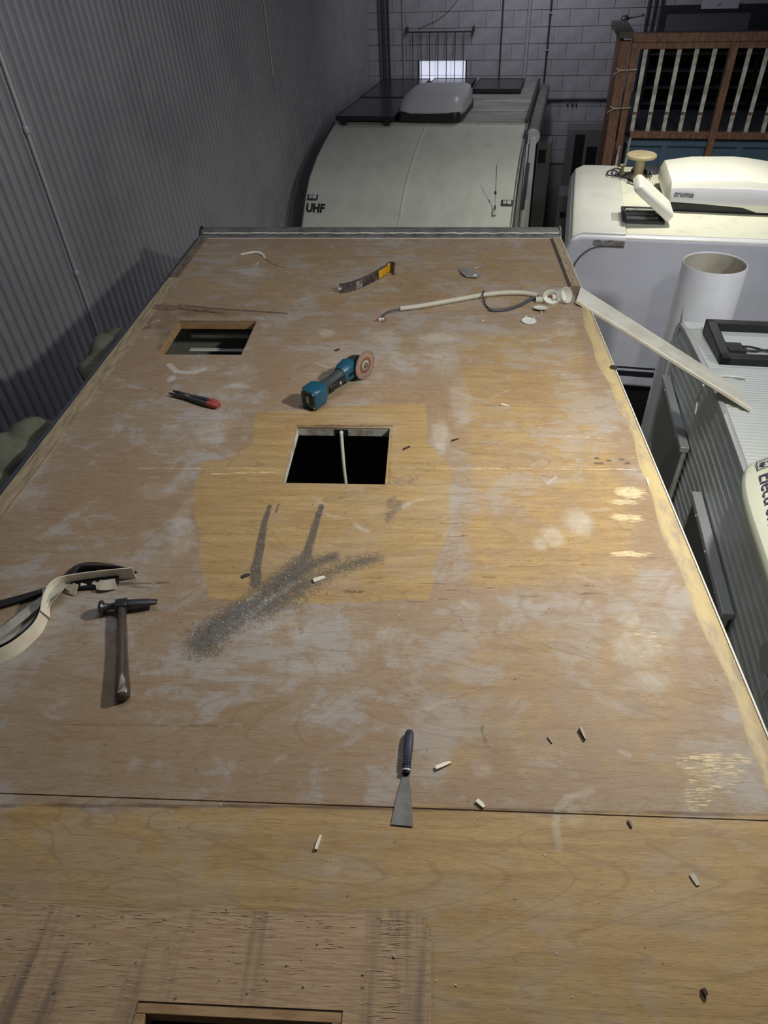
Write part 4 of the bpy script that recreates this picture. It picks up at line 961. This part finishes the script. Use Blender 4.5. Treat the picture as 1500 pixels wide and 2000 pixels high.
# front rail -----------------------------------------------------
MB().box(XL - .01, XR + .0, YF - .085, YF - .028, ROOF, ROOF + .004).build('front_strip', M['alu_dull'], c1, bev=.001)
MB().box(XL - .01, XR + .0, YF - .095, YF - .087, ROOF, ROOF + .003).build('front_strip', M['white_trim'], c1)
MB().prism([(YF - .028, ROOF), (YF - .028, ROOF + .012), (YF + .01, ROOF + .022), (YF + .06, ROOF + .02), (YF + .085, ROOF + .005), (YF + .09, ROOF - .03), (YF + .03, ROOF - .05), (YF + .0, ROOF - .05)], 0, XL - .01, XR + .005).build('front_rail', M['alu_dull'], c1, smooth=50)
bead = [Vector((x, YF - .028 + random.uniform(-.003, .003), ROOF + .012 + random.uniform(-.002, .002))) for x in np.arange(XL + .01, XR, .025)]
MB().tube(bead, lambda i: random.uniform(.0035, .0065), 6).build('sealant_bead', M['white_trim'], c1, smooth=70)
for x in (XL - .012, XR + .004):
    MB().lathe([(.062, 0), (.066, .004), (.066, .010), (.058, .014), (.03, .014)], 24, Matrix.Translation((x, YF + .035, ROOF - .032)) @ Matrix.Rotation(R_(90 if x > 0 else -90), 4, 'Y')).build('end_cap', M['black'] if x < 0 else M['alu_dull'], c1, smooth=40)
for i in range(14):
    x = XL + .12 + i * .155; MB().lathe([(.004, 0), (.0045, .002), (.002, .004)], 8, Matrix.Translation((x, YF - .055 + random.uniform(-.01, .01), ROOF + .004))).build('screw', M['screw'], c1)
b_ = rp(1195, 720); MB().lathe([(.016, 0), (.016, .006), (.008, .009)], 10, Matrix.Translation((XR - .004, b_.y, ROOF + .003))).build('bolt', M['screw'], c1, smooth=40)
# rotten lifted ply pieces above first opening
for (u0, v0, u1, v1, w_) in ((300, 600, 345, 602, .05), (352, 600, 440, 611, .035)):
    c_, a_, L_ = seg(u0, v0, u1, v1); T = Matrix.Translation((c_.x, c_.y, ROOF + .001)) @ Matrix.Rotation(a_, 4, 'Z')
    MB().prism([(-L_ / 2, -w_ / 2), (-L_ * .1, -w_ * .6), (L_ / 2, -w_ * .4), (L_ * .48, w_ * .5), (0, w_ * .4), (-L_ / 2, w_ * .55)], 2, 0, .004)
    m2 = MB(); m2.prism([(-L_ / 2, -w_ / 2), (-L_ * .1, -w_ * .6), (L_ / 2, -w_ * .4), (L_ * .48, w_ * .5), (0, w_ * .4), (-L_ / 2, w_ * .55)], 2, 0, .0035)
    m2.v = [tuple(T @ Vector(p)) for p in m2.v]; m2.build('rotten_piece', mat('rotten_ply', (.24, .16, .10), .8, col2=(.14, .09, .06), nscale=20), c1)

# ================================================================ things on the roof
# --- hammer
c_, a_, L_ = seg(240, 1194, 245, 1370)
hd = rp(242, 1192); he = rp(244, 1372); dirv = (he - hd).normalized()
t = on_roof('body_hammer', 'old hammer with dark handle and round-faced head lying at the left', 'hammer', hd, math.atan2(dirv.y, dirv.x))
Lh = (he - hd).length
MB().loft([(.0, 0, .020, .010, .012), (.03, 0, .019, .011, .013), (.08, 0, .018, .012, .014), (.16, 0, .017, .0125, .0145), (.24, 0, .0175, .015, .0165), (Lh - .03, 0, .018, .0175, .0175), (Lh - .005, 0, .018, .0165, .0165), (Lh, 0, .018, .012, .012)], 16, e=.8).build('handle', M['handle_wood'], t, smooth=60)
MB().loft([(Lh - .075, 0.002, .028, .004, .006), (Lh - .04, 0.002, .0335, .008, .0025), (Lh - .006, 0, .0345, .009, .002)], 10, e=.9).build('worn_patch', mat('bare_metal_wear', (.42, .40, .36), .4, .3, col2=(.08, .07, .06), nscale=50), t, smooth=60)
hl, hr = rp(206, 1200, .02), rp(308, 1189, .02); dv = hr - hl; ang = math.atan2(dv.y, dv.x) - math.atan2(dirv.y, dirv.x)
HT = Matrix.Rotation(ang, 4, 'Z')
MB().loft([(-.016, 0, .021, .016, .016, .35), (.016, 0, .021, .016, .016, .35)], 16, HT).build('head_eye', M['steel_dark'], t, bev=.002)
MB().loft([(-.052, 0, .021, .021, .0205, 1), (-.0575, 0, .021, .0205, .0205, 1), (-.060, 0, .021, .017, .017, 1)], 24, HT).build('striking_face', M['steel_dark'], t, smooth=40)
MB().loft([(-.053, 0, .021, .019, .019, 1), (-.046, 0, .021, .011, .011, 1), (-.030, 0, .021, .009, .009, 1), (-.012, 0, .021, .0115, .0115, 1)], 16, HT).build('neck', M['steel_dark'], t, smooth=50)
MB().loft([(.012, 0, .021, .013, .013, .6), (.04, 0, .021, .0125, .011, .5), (.075, 0, .021, .0115, .007, .5), (.097, 0, .021, .008, .003, .6)], 16, HT).build('peen', M['steel_dark'], t, smooth=50)

# --- paint scraper
c0, c1_ = rp(785, 1614), rp(800, 1432); dv = c1_ - c0
t = on_roof('paint_scraper', 'flat steel paint scraper with navy textured handle lying across the ply joint', 'scraper', c0, math.atan2(dv.y, dv.x)); Ls = dv.length
MB().prism([(0, -.0235), (.001, .0235), (.06, .0175), (.105, .009), (.13, .0075), (.13, -.0075), (.105, -.0085), (.06, -.0165)], 2, .002, .0034).build('blade', M['steel'], t)
MB().loft([(.115, 0, .009, .0075, .006), (.125, 0, .010, .0095, .0075), (.14, 0, .0105, .0095, .0085), (.175, 0, .011, .0108, .0095), (.2, 0, .011, .0112, .0095), (Ls - .006, 0, .010, .010, .0085), (Ls, 0, .010, .0065, .006)], 20, e=.7).build('handle', mat('navy_rubber', (.018, .026, .05), .55, bumps=.2), t, smooth=60)
MB().loft([(.119, 0, .0095, .0100, .0085), (.1225, 0, .0097, .0102, .0087)], 20, e=.7).build('collar', M['alu'], t, smooth=50)
gb = MB()
for i in range(13):
    for j in (-3, -2, -1, 0, 1, 2, 3):
        x_, y_ = .133 + i * .0052, j * .0027; gb.box(x_, x_ + .0032, y_ - .0009, y_ + .0009, .0165, .0205 - .0002 * j * j)
gb.build('grip_studs', mat('navy_rubber_studs', (.015, .022, .045), .6), t, kind='stuff')
MB().lathe([(.0022, 0), (.0022, .0012)], 12, Matrix.Translation((Ls - .012, 0, .0188))).build('hanging_hole', M['black_m'], t)

# --- flat pry bar, lying on its edge
base = [(663, 573), (678, 571), (698, 565), (718, 556), (738, 546), (751, 538), (757, 533), (763, 533), (769, 538)]
a3_ = rp(663, 573)
t = on_roof('flat_pry_bar', 'curved flat pry bar lying on its edge, dark steel with yellow painted end', 'pry bar', a3_, 0)
sp = smooth_path([rp(u, v, 0) - a3_ for u, v in base], 5); nb = len(sp); tiltv = [Vector((.10, .25, 1))] * nb
def bar_piece(i0, i1, w, off, th, name, m):
    q = []; ww = []
    for i in range(i0, i1):
        f = i / (nb - 1); wf = w * (1 + (.35 * (f - .72) / .28 if f > .72 else 0)); d = (sp[min(i + 1, nb - 1)] - sp[max(i - 1, 0)]).normalized()
        nrm = Vector((0, 0, 1)).cross(d); q.append(sp[i] - nrm * off + Vector((.1, .25, 1)) * (wf if w > .045 else w * 1.18 + (wf - w) * .9) * .5); ww.append(wf)
    return MB().ribbon(q, tiltv[i0:i1], ww, th).build(name, m, t, smooth=50)
bar_piece(0, nb, .050, 0, .006, 'bar', M['rust'])
bar_piece(int(nb * .50), int(nb * .86), .042, .0035, .003, 'yellow_paint', M['yellow'])
bar_piece(int(nb * .22), int(nb * .34), .040, .0033, .002, 'pale_mark', mat('pale_mark', (.30, .29, .27), .6, col2=(.08, .07, .06), nscale=60))
MB().box(-.004, .012, -.006, .0, .022, .032).build('bright_edge', M['white_trim'], t)

# --- pliers
a3_, b3_ = rp(336, 771), rp(428, 797); dv = b3_ - a3_
t = on_roof('pliers', 'pincers with open grey jaws and red grip ends lying near the left edge', 'pliers', a3_, math.atan2(dv.y, dv.x)); Lp = dv.length
for sgn, nm in ((1, 'upper'), (-1, 'lower')):
    MB().loft([(0.0, sgn * .012, .012, .0035, .004), (.03, sgn * .010, .012, .006, .006), (.06, sgn * .007, .013, .008, .007), (.085, sgn * .004, .013, .009, .008)], 12).build('jaw', M['steel_dark'], t, smooth=50)
    MB().loft([(.075, -sgn * .004, .013, .009, .008), (.11, -sgn * .009, .013, .008, .008), (.17, -sgn * .012, .013, .009, .009), (Lp - .03, -sgn * .010, .013, .009, .009)], 12).build('handle', M['darkgrey'], t, smooth=50)
    MB().loft([(Lp - .050, -sgn * .0105, .014, .0095, .0095), (Lp - .03, -sgn * .010, .014, .011, .0105), (Lp - .005, -sgn * .008, .013, .010, .009), (Lp + .003, -sgn * .007, .013, .005, .005)], 14).build('grip_end', M['red'], t, smooth=50)
MB().lathe([(.014, .018), (.014, .022), (.006, .025)], 16, Matrix.Translation((.085, 0, 0))).build('pivot', M['steel'], t, smooth=40)

# --- angle grinder
dc = rp(713, 713, .064); rb = rp(606, 778, .045)
ax = Vector((dc.x, dc.y, 0)) - Vector((rb.x, rb.y, 0)); aa = math.atan2(ax.y, ax.x) + .08
t = on_roof('angle_grinder', 'cordless angle grinder with teal body and worn disc, battery missing', 'grinder', rb, aa)
Tn = Matrix.Rotation(aa, 4, 'Z').inverted(); dl = Tn @ Vector((dc.x - rb.x, dc.y - rb.y, .064))
Lg = dl.x; dy = dl.y
yb = dy + .052                                      # body axis offset from the disc plane
def gx_(f): return f * (Lg)
def gy_(f): return yb * max(0, min(1, (f - .1) / .9))
MB().loft([(-.012, 0, .045, .037, .036, .3), (.0, 0, .046, .042, .041, .3), (.05, gy_(.2), .047, .043, .042, .35), (.068, gy_(.25), .048, .036, .037, .5)], 28).build('battery_mount', M['blue'], t, smooth=40)
MB().box(-.0145, -.008, -.022, .022, .022, .066).build('terminal_slot', M['black'], t, bev=.002)
MB().box(-.0165, -.0135, -.006, .006, .03, .06).build('terminal', M['alu'], t, bev=.001)
for y_, z_ in ((-.03, .076), (.03, .076), (-.03, .016)): MB().lathe([(.004, 0), (.004, .003)], 8, Matrix.Translation((-.012, y_, z_)) @ Matrix.Rotation(R_(-90), 4, 'Y')).build('screw', M['alu'], t)
MB().loft([(.060, gy_(.22), .048, .036, .037, .6), (.075, gy_(.28), .048, .028, .031, .8), (.12, gy_(.4), .05, .0225, .027, .8), (Lg * .62, gy_(.62), .053, .024, .028, .8), (Lg * .66, gy_(.66), .053, .03, .033, .8)], 28).build('handle_grip', M['rubber'], t, smooth=50)
MB().loft([(Lg * .30, gy_(.34) - .021, .046, .010, .013), (Lg * .5, gy_(.5) - .028, .048, .011, .015), (Lg * .62, gy_(.62) - .026, .05, .008, .012)], 16).build('paddle_switch', M['black'], t, smooth=50)
MB().lathe([(.006, 0), (.006, .004)], 10, Matrix.Translation((Lg * .48, gy_(.48) - .039, .055)) @ Matrix.Rotation(R_(90), 4, 'X')).build('lock_button', M['alu'], t)
MB().loft([(Lg * .63, gy_(.64), .054, .028, .032, .7), (Lg * .70, gy_(.7), .055, .036, .038, .6), (Lg * .82, gy_(.84), .057, .037, .04, .55), (Lg * .87, gy_(.88), .058, .033, .037, .6)], 28).build('motor_housing', M['blue'], t, smooth=45)
for f in (.70, .74, .78): MB().box(Lg * f, Lg * f + .006, gy_(f) - .041, gy_(f) + .0, .05, .062).build('vent_slot', M['black'], t)
MB().loft([(Lg * .86, gy_(.88), .058, .031, .034, .6), (Lg * .94, yb, .060, .03, .032, .6), (Lg * 1.0, yb, .062, .026, .03, .7), (Lg * 1.07, yb, .062, .018, .024, .8)], 24).build('gear_head', M['steel_dark'], t, smooth=45)
TD = Matrix.Translation((Lg, dy, .064)) @ Matrix.Rotation(R_(90), 4, 'X')
MB().lathe([(.018, -.05), (.022, -.03), (.022, -.012), (.018, -.006)], 20, TD).build('spindle_boss', M['steel_dark'], t, smooth=50)
gd = MB(); n = 20
ri = []
for rr_, z_ in ((.058, -.018), (.062, -.006)):
    ri.append([TD @ Vector((rr_ * math.cos(R_(60 + 170 * j / n)), rr_ * math.sin(R_(60 + 170 * j / n)), z_)) for j in range(n + 1)])
dsc = MB().lathe([(.004, -.0015), (.062, -.0015), (.0625, 0), (.062, .0015), (.022, .0018), (.018, .0035), (.004, .0035)], 48).build('cutting_disc', M['disc'], t, smooth=30)
dsc.matrix_local = TD
MB().lathe([(.004, .003), (.013, .003), (.013, .007), (.009, .009), (.004, .009)], 20, TD).build('disc_nut', M['steel'], t, smooth=40)

# --- corrugated hose with junction box
P = [rp(u, v, .0135) for u, v in ((781, 603), (820, 598), (860, 591), (900, 584), (945, 576), (985, 572), (1020, 572), (1050, 577))]
t = thing('corrugated_hose', 'cream corrugated cable hose with dark cable, ending at a round junction box', 'hose', FW, (0, 0, ROOF))
path = smooth_path(P, 26)
MB().tube(path, lambda i: .0128 if i % 3 else .0112, 12).build('hose', M['hose'], t, smooth=60)
w1_ = smooth_path([rp(u, v, h) for u, v, h in ((783, 603, .014), (768, 606, .012), (756, 610, .008), (748, 617, .006), (745, 624, .006))])
MB().tube(w1_, .0045, 8).build('dark_cable', M['cable_grey'], t, smooth=60)
p = rp(744, 624, .008); MB().box(p.x - .012, p.x + .016, p.y - .008, p.y + .008, .002, .014).build('connector', M['box_white'], t, bev=.002)
for dx, dy_ in ((-.02, .01), (-.03, -.012), (.02, -.022), (.03, .0), (-.005, .018)):
    MB().tube([p, p + Vector((dx * .6, dy_ * .8, .006)), p + Vector((dx, dy_, -.004))], .002, 5).build('wire_end', M['wire_red'] if dx < 0 else M['black'], t)
w2_ = smooth_path([rp(u, v, h) for u, v, h in ((1052, 580, .016), (1035, 585, .010), (1015, 596, .008), (990, 604, .008), (965, 606, .008), (955, 604, .008))])
MB().tube(w2_, .0085, 8).build('grey_cable', M['cable_grey'], t, smooth=60)
w3_ = smooth_path([rp(u, v, h) for u, v, h in ((958, 604, .008), (950, 598, .008), (945, 588, .012), (943, 578, .026), (944, 569, .028), (946, 568, .012))])
MB().tube(w3_, .0035, 6).build('thin_wire', M['black'], t, smooth=60)
w3_ = smooth_path([rp(u, v, h) for u, v, h in ((946, 590, .01), (950, 583, .01), (948, 577, .01), (943, 582, .01))]); MB().tube(w3_, .0018, 5).build('red_wire', M['wire_red'], t, smooth=60)
p = rp(896, 588, .0); MB().prism([(p.x - .018, p.y), (p.x, p.y + .012), (p.x + .02, p.y + .004), (p.x + .004, p.y - .01)], 2, .001, .008).build('plastic_clip', M['box_white'], t)
# junction box cup + elbow
jc = rp(1076, 584, .02)
T = Matrix.Translation(jc) @ Matrix.Rotation(R_(28), 4, 'X') @ Matrix.Rotation(R_(-4), 4, 'Y')
t = thing('junction_cup', 'round off-white junction box, open, at the end of the hose', 'junction box', FW, (jc.x, jc.y, ROOF))
Tl = Matrix.Translation((0, 0, jc.z)) @ Matrix.Rotation(R_(28), 4, 'X')
MB().lathe([(.03, -.018), (.040, -.016), (.043, .018), (.0395, .018), (.036, -.012), (.006, -.012)], 32, Tl, cap=False).build('cup', M['box_white'], t, smooth=40)
MB().lathe([(.034, -.0125), (.0, -.0115)], 24, Tl, cap=False).build('cup_floor', M['box_white'], t)
MB().box(.008, .022, -.004, .02, -.01, .012, Tl).build('inner_post', M['box_white'], t, bev=.003)
MB().box(-.012, .008, .016, .028, -.011, .002, Tl).build('rusty_terminal', mat('rust_brown', (.25, .10, .04), .7), t, bev=.002)
MB().tube([(-.035, 0, jc.z - .004), (-.075, .004, jc.z - .006)], .016, 14).build('hose_collar', M['hose'], t, smooth=50)
jc = rp(1101, 578, .03)
t = thing('round_cover', 'round off-white junction cover tipped on its side next to the junction box', 'cover', FW, (jc.x, jc.y, ROOF))
Tl = Matrix.Translation((0, 0, jc.z)) @ Matrix.Rotation(R_(52), 4, 'Y') @ Matrix.Rotation(R_(38), 4, 'X')
MB().lathe([(.03, -.02), (.037, -.018), (.040, .020), (.037, .020), (.034, -.014), (.005, -.014)], 32, Tl, cap=False).build('cup', M['box_white'], t, smooth=40)
MB().lathe([(.035, -.0155), (.0, -.0145)], 24, Tl, cap=False).build('cup_floor', M['box_white'], t)
# two pinned caps
for i, (u, v, tilt) in enumerate(((1055, 604, 12), (1033, 627, 0))):
    p = rp(u, v, .004)
    t = thing('pinned_cap', ('small white round cap propped on its pin, nearer the junction box', 'small white round cap with upright pins lying flat, farther from the junction box')[i], 'cap', FW, (p.x, p.y, ROOF), group='round caps beside the junction box')
    Tl = Matrix.Translation((0, 0, .010 if i == 0 else .003)) @ Matrix.Rotation(R_(-tilt), 4, 'X')
    MB().lathe([(.002, -.001), (.034, -.001), (.036, .001), (.036, .004), (.033, .004), (.032, .0015), (.002, .0015)], 28, Tl).build('cap', M['box_white'], t, smooth=30)
    for x_, y_ in (((0, -.03),) if i == 0 else ((-.016, .03), (-.009, .031), (.024, .02))):
        MB().tube([(x_, y_, .002), (x_, y_ - (.012 if i == 0 else 0), -.0 + (.001 if i == 0 else .018))] if i else [(x_, y_, .009), (x_, y_ - .022, .002)], .0025, 6).build('pin', M['box_white'], t)

# --- long board bridging to the next caravan
A0 = Vector((*rp(1125, 588, .022)[:2], ROOF + .022)); A1 = Vector((*rp(1134, 560, .022)[:2], ROOF + .022))
B0 = F4 @ (at(F4, 1465, 800, 2, 2.335)); B1 = F4 @ at(F4, 1453, 763, 2, 2.335)
t = thing('white_trim_board', 'long cream-white trim board bridging from the stripped roof to the ribbed caravan roof', 'board', FW, A0)
q = [A0 - A0, A1 - A0, B1 - A0, B0 - A0]; dn = Vector((0, 0, -.012)); sd = (A1 - A0).normalized() * .014
vs = q + [x + dn for x in q]
MB().add(vs, [(0, 1, 2, 3), (7, 6, 5, 4), (0, 4, 5, 1), (1, 5, 6, 2), (2, 6, 7, 3), (3, 7, 4, 0)]).build('board', M['white_trim'], t, bev=.002)
d_ = (A1 - A0).normalized()
MB().bar(q[0] + Vector((0, 0, .002)) - d_ * .004, q[3] + Vector((0, 0, .002)) - d_ * .004, .010, .018).build('board_lip', M['cream'], t, bev=.003)
# hanging shred of sealant
p0 = at(F4, 1374, 752, 0, X4 - .1); pts = [p0] + [at(F4, u, v, 0, X4 - .07) for u, v in ((1368, 768), (1363, 776), (1362, 785), (1358, 808))]
o = MB().tube([F4 @ x for x in smooth_path(pts, 4)], lambda i: .004 + .004 * (8 < i < 12), 6).build('sealant_shred', M['box_white'], smooth=60)
tag(o, 'white shred of sealant hanging beneath the long trim board', 'sealant')

# --- rubber/plastic trim strips at the left
def strip(name, label, cat, pts, w, m, th=.0025, width_up=True, flat=None, grp='pulled-off trim strips at the left edge'):
    pp = [rp(u, v, h) for u, v, h in pts]; sp = smooth_path(pp, 6)
    wd = []
    for i in range(len(sp)):
        f = i / (len(sp) - 1) * (len(pts) - 1); k_ = min(int(f), len(pts) - 2); e = f - k_
        tl = (flat[k_] * (1 - e) + flat[k_ + 1] * e) if flat else (0 if width_up else 90)
        d = (sp[min(i + 1, len(sp) - 1)] - sp[max(i - 1, 0)]); d.z = 0; d.normalize(); s_ = Vector((-d.y, d.x, 0))
        wd.append(Vector((0, 0, 1)) * math.cos(R_(tl)) + s_ * math.sin(R_(tl)))
    org = sp[0]; t = thing(name, label, cat, FW, (org.x, org.y, ROOF), group=grp)
    off = Vector((org.x, org.y, 0))
    MB().ribbon([x - off for x in sp], wd, w, th).build('strip', m, t, smooth=60); return t, [x - off for x in sp], wd
strip('trim_strip', 'cream trim strip curling up and over the pile at the left edge', 'trim strip', [(262, 1119, .024), (220, 1122, .026), (170, 1127, .029), (125, 1134, .034), (100, 1150, .038), (90, 1176, .034), (88, 1200, .026)], .048, M['cream'], flat=[5, 8, 12, 18, 10, 0, -10])
strip('trim_strip', 'cream trim strip sweeping out of frame at the bottom of the pile', 'trim strip', [(92, 1160, .022), (88, 1195, .02), (76, 1225, .018), (50, 1252, .018), (18, 1274, .019), (-30, 1296, .019), (-90, 1320, .019)], .048, M['cream'], flat=[-5, -5, -8, -10, -10, -10, -10])
strip('trim_strip', 'black rubber strip lining the curve of the cream strip', 'trim strip', [(100, 1150, .022), (83, 1195, .019), (70, 1222, .018), (45, 1248, .018), (12, 1268, .018), (-40, 1290, .018)], .044, M['black'], flat=[0, 0, 0, 0, 0, 0])
strip('trim_strip', 'grey dusty trim strip lying diagonally, uppermost in the pile', 'trim strip', [(128, 1140, .04), (100, 1160, .036), (60, 1190, .03), (20, 1222, .026), (-20, 1250, .022), (-80, 1290, .02)], .036, M['grey_trim'], flat=[70, 80, 85, 85, 85, 85])
strip('trim_strip', 'narrow greenish-grey strip beneath the diagonal strip', 'trim strip', [(120, 1150, .022), (95, 1175, .018), (70, 1205, .014), (30, 1235, .012), (-20, 1262, .01), (-70, 1285, .01)], .034, M['grey_trim'], flat=[60, 70, 78, 80, 80, 80])
strip('trim_strip', 'flat black strip running out at the left edge', 'trim strip', [(100, 1148, .010), (60, 1162, .008), (20, 1174, .008), (-30, 1188, .008), (-90, 1204, .008)], .036, M['black'], th=.004, flat=[60, 72, 76, 76, 76])
strip('trim_strip', 'black rubber strip arched behind the cream strip', 'trim strip', [(260, 1114, .022), (225, 1106, .022), (185, 1102, .022), (155, 1104, .022), (140, 1116, .022), (133, 1130, .02), (150, 1134, .018), (200, 1130, .018), (232, 1124, .018)], .052, M['black'], flat=[30, 45, 55, 58, 60, 62, 65, 70, 75])
t, sp, wd = strip('trim_offcut', 'short flared cream offcut under the arch, left one', 'trim strip', [(127, 1143, .014), (136, 1147, .016), (150, 1152, .016)], [.014] * 4 + [.02] * 4 + [.030] * 5, M['cream'], flat=[70, 55, 45], grp='cream offcuts beneath the arch')
strip('trim_offcut', 'twisted cream offcut under the arch, right one', 'trim strip', [(158, 1140, .014), (180, 1138, .014), (200, 1143, .018), (226, 1140, .018)], [.016] * 6 + [.010] * 4 + [.030] * 9, M['cream'], flat=[80, 70, 60, 30], grp='cream offcuts beneath the arch')

# --- curl of wood veneer near the front
t = thing('veneer_curl', 'thin curled sliver of pale veneer near the front left', 'wood sliver', FW, (0, 0, ROOF))
sp = smooth_path([rp(u, v, h) for u, v, h in ((470, 497, .004), (485, 494, .006), (500, 492, .008), (512, 496, .01), (518, 504, .006))]); MB().ribbon(sp, [(0, 1, .3)] * len(sp), [.02 * (1 - .6 * abs(i / (len(sp) - 1) - .4)) for i in range(len(sp))], .0015).build('sliver', M['cream'], t, smooth=60)
sp = smooth_path([rp(u, v, h) for u, v, h in ((512, 492, .008), (520, 505, .006), (535, 515, .004), (558, 522, .004))]); MB().ribbon(sp, [(0, 1, .3)] * len(sp), .006, .0015).build('sliver', M['frame_wood'], t, smooth=60)
t = thing('veneer_chip', 'tiny curved veneer chip below the curled sliver', 'wood sliver', FW, (0, 0, ROOF))
sp = smooth_path([rp(u, v, h) for u, v, h in ((499, 517, .003), (503, 515, .004), (505, 511, .004))]); MB().ribbon(sp, [(0, 1, .3)] * len(sp), .005, .0015).build('sliver', M['cream'], t)
# --- clear plastic scrap with wire
t = thing('plastic_scrap', 'crumpled clear plastic scrap with a thin bent wire behind the hose', 'scrap', FW, (0, 0, ROOF))
MB().add([rp(u, v, h) for u, v, h in ((895, 525, .004), (906, 522, .012), (918, 524, .006), (940, 536, .004), (932, 542, .010), (912, 541, .006), (903, 535, .014), (920, 532, .012))], [(0, 1, 7, 6), (1, 2, 7), (2, 3, 7), (3, 4, 7), (4, 5, 6, 7), (5, 0, 6)]).build('film', M['plastic_clear'], t)
MB().tube([rp(924, 538, .012), rp(931, 537, .012)], .004, 6).build('white_tag', M['box_white'], t)
MB().tube(smooth_path([rp(u, v, h) for u, v, h in ((915, 523, .004), (930, 523, .006), (946, 517, .008), (945, 514, .004))]), .0022, 5).build('wire', M['alu'], t)
# --- cable in the second opening
hx = -.325
t = thing('hanging_cable', 'off-white flat cable hanging down through the middle roof opening', 'cable', FW, (hx, 2.13, ROOF))
sp = smooth_path([(0, .012, -.02), (0, -.004, -.010), (.002, -.016, -.03), (.01, -.07, -.12), (.02, -.12, -.25), (.022, -.2, -.5), (.02, -.22, -.9)])
MB().tube(sp, .007, 10).build('cord', M['cable_white'], t, smooth=60)

# --- small debris, each a thing of its own
def shard(name, label, u0, v0, u1, v1, w, m, h=.003, cat='scrap'):
    c_, a_, L_ = seg(u0, v0, u1, v1)
    t = MB().prism([(-L_ / 2, -w / 2), (-L_ * .1, -w * .45), (L_ / 2, -w * .25), (L_ / 2, w * .3), (L_ * .1, w * .5), (-L_ / 2, w * .4)], 2, 0.0006, h).build(name, m)
    t.matrix_world = Matrix.Translation((c_.x, c_.y, ROOF)) @ Matrix.Rotation(a_, 4, 'Z') @ Matrix.Rotation(R_(4), 4, 'Y'); return tag(t, label, cat)
shard('plastic_shard', 'cream plastic shard right of the scraper handle', 850, 1502, 880, 1490, .009, M['cream'], .006)
shard('plastic_shard', 'cream plastic shard lying over the ply joint right of the scraper', 931, 1564, 945, 1578, .010, M['cream'], .006)
shard('plastic_shard', 'slim pale shard below the ply joint, left of the scraper blade', 617, 1661, 627, 1633, .007, M['cream'], .006)
shard('plastic_shard', 'small cream splinter behind the right part of the roof', 978, 791, 994, 794, .008, M['cream'], .005)
shard('metal_clip', 'thin dark curled metal clip on the right of the roof', 1132, 1424, 1142, 1446, .006, M['screw'], .010, 'clip')
shard('metal_clip', 'small dark clip left of the curled metal clip', 1070, 1440, 1078, 1452, .004, M['screw'], .004, 'clip')
shard('dried_chip', 'grey leaf-like chip at the lower right of the roof', 1350, 1708, 1362, 1730, .011, M['grey_trim'], .004)
shard('dark_pin', 'small dark screw just below the ply joint at the right', 1227, 1603, 1233, 1616, .006, M['screw'], .006, 'screw')
shard('dark_screw', 'small dark screw right of the middle opening', 788, 879, 801, 873, .006, M['screw'], .006, 'screw')
shard('dark_screw', 'black screw lying right and farther of the middle opening', 882, 862, 895, 858, .006, M['screw'], .005, 'screw')
shard('dark_screw', 'short black pin lying behind the grinder handle', 655, 686, 663, 683, .010, M['screw'], .006, 'screw')
shard('white_chip', 'white curved chip lying in the grey dust patch', 612, 1136, 635, 1128, .016, M['white_trim'], .005)
shard('brown_chip', 'brown chip at the left of the dust patch', 472, 1128, 488, 1122, .014, M['screw'], .003)
shard('white_chip', 'little white chip on the right glue edge', 1263, 936, 1266, 948, .006, M['box_white'], .004)
shard('white_flake', 'small silver flake near the wire connector and hose', 941, 627, 946, 626, .008, M['box_white'], .003)
shard('dark_nail', 'dark nail standing near the bottom right corner of the roof', 1371, 1932, 1377, 1946, .008, M['screw'], .010, 'nail')
deb = MB()
for i in range(420):
    if i < 230: u, v = random.gauss(520, 90), random.gauss(1170, 40); u += (1170 - v) * .9
    else: u, v = random.uniform(100, 1300), random.uniform(470, 1950)
    p = rp(u, v)
    if not (XL + .05 < p.x < XR - .02 and .1 < p.y < YF - .12) or any(h[0] - .01 < p.x < h[1] + .01 and h[2] - .01 < p.y < h[3] + .01 for h in HOLES): continue
    s_ = random.uniform(.0005, .0015); T = Matrix.Translation((p.x, p.y, ROOF + s_ * .4)) @ Matrix.Rotation(random.uniform(0, 6), 4, 'Z') @ Matrix.Rotation(random.uniform(-.4, .4), 4, 'X')
    deb.box(-s_ * random.uniform(.8, 3), s_, -s_, s_, -s_ * .4, s_ * .5, T)
o = deb.build('loose_grit', mat('pale_grit', (.52, .47, .38), .7), kind='stuff'); tag(o, 'fine pale grit and chips scattered over the stripped plywood', 'grit')

# --- canvas bundles in the gap at the left wall
def bundle(label, pts, rad):
    sp = smooth_path(pts, 5); t = thing('canvas_bundle', label, 'canvas', FW, sp[0])
    o_ = sp[0]; m_ = MB(); rs = []
    for i, p in enumerate(sp):
        r = rad * (1 + .25 * math.sin(i * 1.7)) * (1 if 0 < i < len(sp) - 1 else .4)
        rs.append([(p - o_) + Vector((math.cos(a) * r * (1 + .15 * math.sin(3 * a + i)), .0, math.sin(a) * r * (1 + .2 * math.cos(2 * a + i * .7)))) for a in [2 * math.pi * j / 16 for j in range(16)]])
    m_.rings(rs).build('canvas', M['tarp'], t, smooth=60); return t
bundle('olive canvas bundle bulging in the wall gap at the left edge of the picture', [(-1.64, 1.45, ROOF - .14), (-1.64, 1.7, ROOF - .12), (-1.65, 1.95, ROOF - .12), (-1.63, 2.2, ROOF - .14), (-1.62, 2.35, ROOF - .2)], .10)
bundle('small grey-green canvas fold in the wall gap left of the first roof opening', [(-1.58, 2.7, ROOF - .14), (-1.585, 2.95, ROOF - .09), (-1.575, 3.15, ROOF - .12)], .06)
